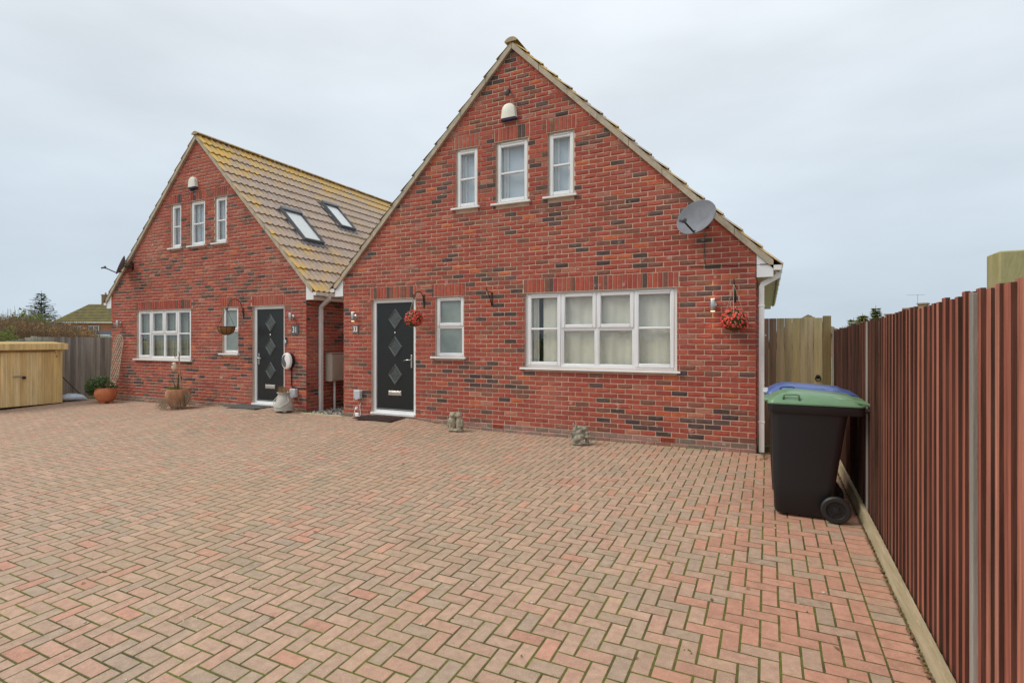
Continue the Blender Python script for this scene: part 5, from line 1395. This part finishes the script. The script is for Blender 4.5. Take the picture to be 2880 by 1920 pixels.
def twig_hedge(name, p0, p1, ht, thick, label, cat, mat, n, sz, twigs=600, leaf_share=1.0, vary=.25, taper=0.0):
    T = thing(name, label, cat, p0); d = Vector(p1)-Vector(p0); L_ = d.length; ux = d.normalized(); uy = Vector((-ux.y, ux.x, 0))
    lf = MB(); tw = MB()
    for k in range(n):
        s_ = bgr.random(); hh_ = ht*(1-taper*s_)*(1 + vary*vnoise(s_*L_*.5, 2.2, ht) + .06*bgr.gauss(0, 1)); z = hh_*bgr.random()**.7
        c_ = ux*s_*L_ + uy*bgr.uniform(-thick, thick)*(1-.3*z/ht) + Vector((0, 0, z)); q = sz*bgr.uniform(.5, 1.3)
        u_ = Vector((bgr.gauss(0, 1), bgr.gauss(0, 1), bgr.gauss(0, 1))).normalized(); v_ = u_.orthogonal().normalized()*q*.5
        lf.add([tuple(c_-u_*q), tuple(c_+v_), tuple(c_+u_*q), tuple(c_-v_)], [(0, 1, 2, 3)])
    for k in range(twigs):
        s_ = bgr.random(); hh_ = ht*(1-taper*s_)*(1 + vary*vnoise(s_*L_*.5, 2.2, ht))*bgr.uniform(.9, 1.18); b_ = ux*s_*L_ + uy*bgr.uniform(-thick, thick)
        z0 = hh_*bgr.uniform(.1, .7); tw.tube([tuple(b_ + Vector((0, 0, z0))), tuple(b_ + Vector((bgr.uniform(-.12, .12), bgr.uniform(-.1, .1), hh_)))], .006, 3, caps=False)
    lf.build('foliage', mat, T, kind='stuff'); tw.build('twigs', 'twig', T, kind='stuff')
    return T
twig_hedge('brown_hedge', (-32.2, 3.1, -.3), (-27.4, 5.45, -.3), 2.6, .7, 'brown twiggy winter hedge behind the grey fence', 'hedge', 'leaf_brown', 8000, .07, 1500, vary=.12, taper=.20)
twig_hedge('evergreen_hedge', (-39.0, 6.5, -.3), (-36.4, 7.8, -.3), 2.75, .8, 'light green bushy hedge between conifer and brown hedge', 'hedge', 'leaf_light', 3500, .10, 200, vary=.35)
twig_hedge('green_shrub', (-22.6, -1.6, -.3), (-21.3, .4, -.3), 1.95, .5, 'bright green leafy shrub behind the shed', 'shrub', 'leaf_light', 3500, .05, 60, vary=.3)
for k, (x, y, ht) in enumerate(((-40.5, 15.6, 4.9), (-39.6, 16.0, 4.6), (-47, 11.4, 4.6))):
    T = thing('sapling', ('slim bare sapling standing nearest the conifer tree', 'slim bare sapling standing nearest the hipped roof house', 'slim bare sapling left of the conifer tree')[k], 'tree', (x, y, -.3), group='bare saplings'); m = MB(); m.tube([(0, 0, 0), (.05, 0, ht*.6), (.02, .05, ht)], [.03, .018, .005], 5); m.build('trunk', 'twig', T)
    m = MB()
    for q in range(26):
        z = ht*bgr.uniform(.3, .95); a = bgr.uniform(0, 6.3); l = bgr.uniform(.15, .45); m.tube([(.03, 0, z), (l*.5*math.cos(a), l*.5*math.sin(a), z+l)], .006, 3)
    m.build('branches', 'twig', T, kind='stuff')
def far_house(name, label, c, rz, wx, wy, eave, ridge, hip, wins, chims, roofmat='far_roof', wallmat='far_brick', pots=True):
    T = thing(name, label, 'house', c, rz)
    MB().box(-wx/2, wx/2, -wy/2, wy/2, 0, eave).build('wall', wallmat, T)
    e = .35; a, b = wx/2+e, wy/2+e; hx = a - (b if hip else 0); m = MB()
    m.add([(-a, -b, eave), (a, -b, eave), (a, b, eave), (-a, b, eave), (-hx, 0, ridge), (hx, 0, ridge)], [(0, 1, 5, 4), (2, 3, 4, 5), (1, 2, 5), (3, 0, 4), (3, 2, 1, 0)]); ro = m.build('roof', roofmat, T)
    rows = 12
    for k in range(1, rows):
        f = k/rows; z = eave + (ridge-eave)*f; y_ = -b*(1-f); xx = a + (hx-a)*f
        MB().box(-xx+.05, xx-.05, y_-.06, y_+.06, z-.02, z+.06).build('tile_course', roofmat, ro)
    MB().box(-a, a, -b-.06, -b+.02, eave-.12, eave+.06).build('gutter', 'white_paint', T)
    for (x, z, w_, h_) in wins:
        wo = MB(); frame_ring(wo, x-w_/2, x+w_/2, z-h_/2, z+h_/2, -wy/2-.06, -wy/2+.05, .11, .01); wo.box(x-.04, x+.04, -wy/2-.05, -wy/2+.04, z-h_/2+.1, z+h_/2-.1); wb = wo.build('window', 'white_paint', T); MB().box(x-w_/2+.1, x+w_/2-.1, -wy/2-.02, -wy/2+.03, z-h_/2+.1, z+h_/2-.1).build('pane', 'far_pane', wb)
    for (x, y_, z0, z1, w_) in chims:
        co = MB().box(x-w_/2, x+w_/2, y_-w_/2, y_+w_/2, z0, z1-.15).build('chimney', 'far_chimney', ro); MB().box(x-w_/2-.08, x+w_/2+.08, y_-w_/2-.08, y_+w_/2+.08, z1-.16, z1).build('chimney_cap', 'far_chimney', co)
        if pots: MB().lathe([(.16, z1), (.13, z1+.4)], 10, Matrix.Translation((x, y_, 0))).build('chimney_pot', 'terracotta', co)
    return T
fh = far_house('brick_villa', 'far brick house with hipped mossy roof and chimney', (-119.2, 51.0, -.5), R(30), 10.5, 7.5, 5.2, 8.9, True, [(-1.0, 3.75, 2.2, 1.5), (1.9, 3.7, 1.9, 1.7)], [(1.6, 0, 8.0, 10.8, .95)])
ex = far_house('garden_building', 'low pale roofed garden building in front of the far hipped house', (-99.6, 41.7, -.5), R(30), 5.5, 4, 2.7, 3.4, False, [], [], 'dish_grey', 'white_paint')
far_house('gabled_villa', 'far brick house cut by the left edge of the picture', (-124.2, 31.2, -.5), R(62), 9, 8, 5.0, 7.2, False, [(2.6, 3.6, 1.6, 1.6)], [])

# ------------------------------------------------------------------ background, right
conifer_tree((4.95, 27.7, -.3), 3.3, .85, 'bushy yellow green conifer behind the fence end', 26, 'garden conifers behind the right fence', 'leaf_yellow', .3)
conifer_tree((5.62, 28.0, -.3), 3.75, .5, 'narrow pointed conifer right of the bushy one', 26, 'garden conifers behind the right fence', 'leaf_yellow', .26)
conifer_tree((4.5, 27.5, -.3), 3.05, .6, 'low yellow green conifer left of the bushy one', 22, 'garden conifers behind the right fence', 'leaf_yellow', .28)
twig_hedge('ivy_shrub', (3.2, 22.0, -.3), (4.4, 22.6, -.3), 2.35, .35, 'dark leafy shrub behind the gate post', 'shrub', 'leaf', 1800, .06, 90, vary=.4)
far_house('terrace_house', 'distant roof with two chimneys and aerial above the red fence', (14.2, 60, -.5), R(-28), 7, 7, 2.6, 4.3, False, [], [(-2.6, 0, 3.8, 4.75, .62), (-.9, 0, 3.8, 5.3, .66), (.4, 0, 3.8, 5.75, .72)], pots=False)
o = far_house('far_bungalow', 'distant pale roof peak just above the side gate', (4.1, 62, -.5), R(90), 6, 6.5, 2.6, 4.75, False, [], [], 'far_chimney', 'far_brick')
T = thing('tv_aerial', 'thin television aerial above the distant chimneys', 'aerial', (14.1, 59.85, 4.6)); MB().tube([(0, 0, 0), (0, 0, 1.55)], .025, 5).build('mast', 'steel', T)
m = MB(); m.tube([(-.9, 0, 1.5), (.6, 0, 1.5)], .02, 4)
for k in range(7): m.tube([(-.85+k*.22, -.25, 1.5), (-.85+k*.22, .25, 1.5)], .012, 4)
m.build('boom', 'steel', T)

# ------------------------------------------------------------------ across the road, seen only in the window glass
mb = MB(); mb.box(-60, 60, -17, -9.2, -.325, -.32); mb.build('road', 'earth', kind='structure'); MATS_r = simple('asphalt', (.09, .09, .09), .9, var=.2, vscale=4); COL.objects['road'].data.materials[0] = MATS['asphalt']
twig_hedge('front_hedge', (-26, -19.5, -.3), (14, -19.5, -.3), 2.1, .5, 'clipped green hedge across the road facing the houses', 'hedge', 'leaf_light', 9000, .12, 100)
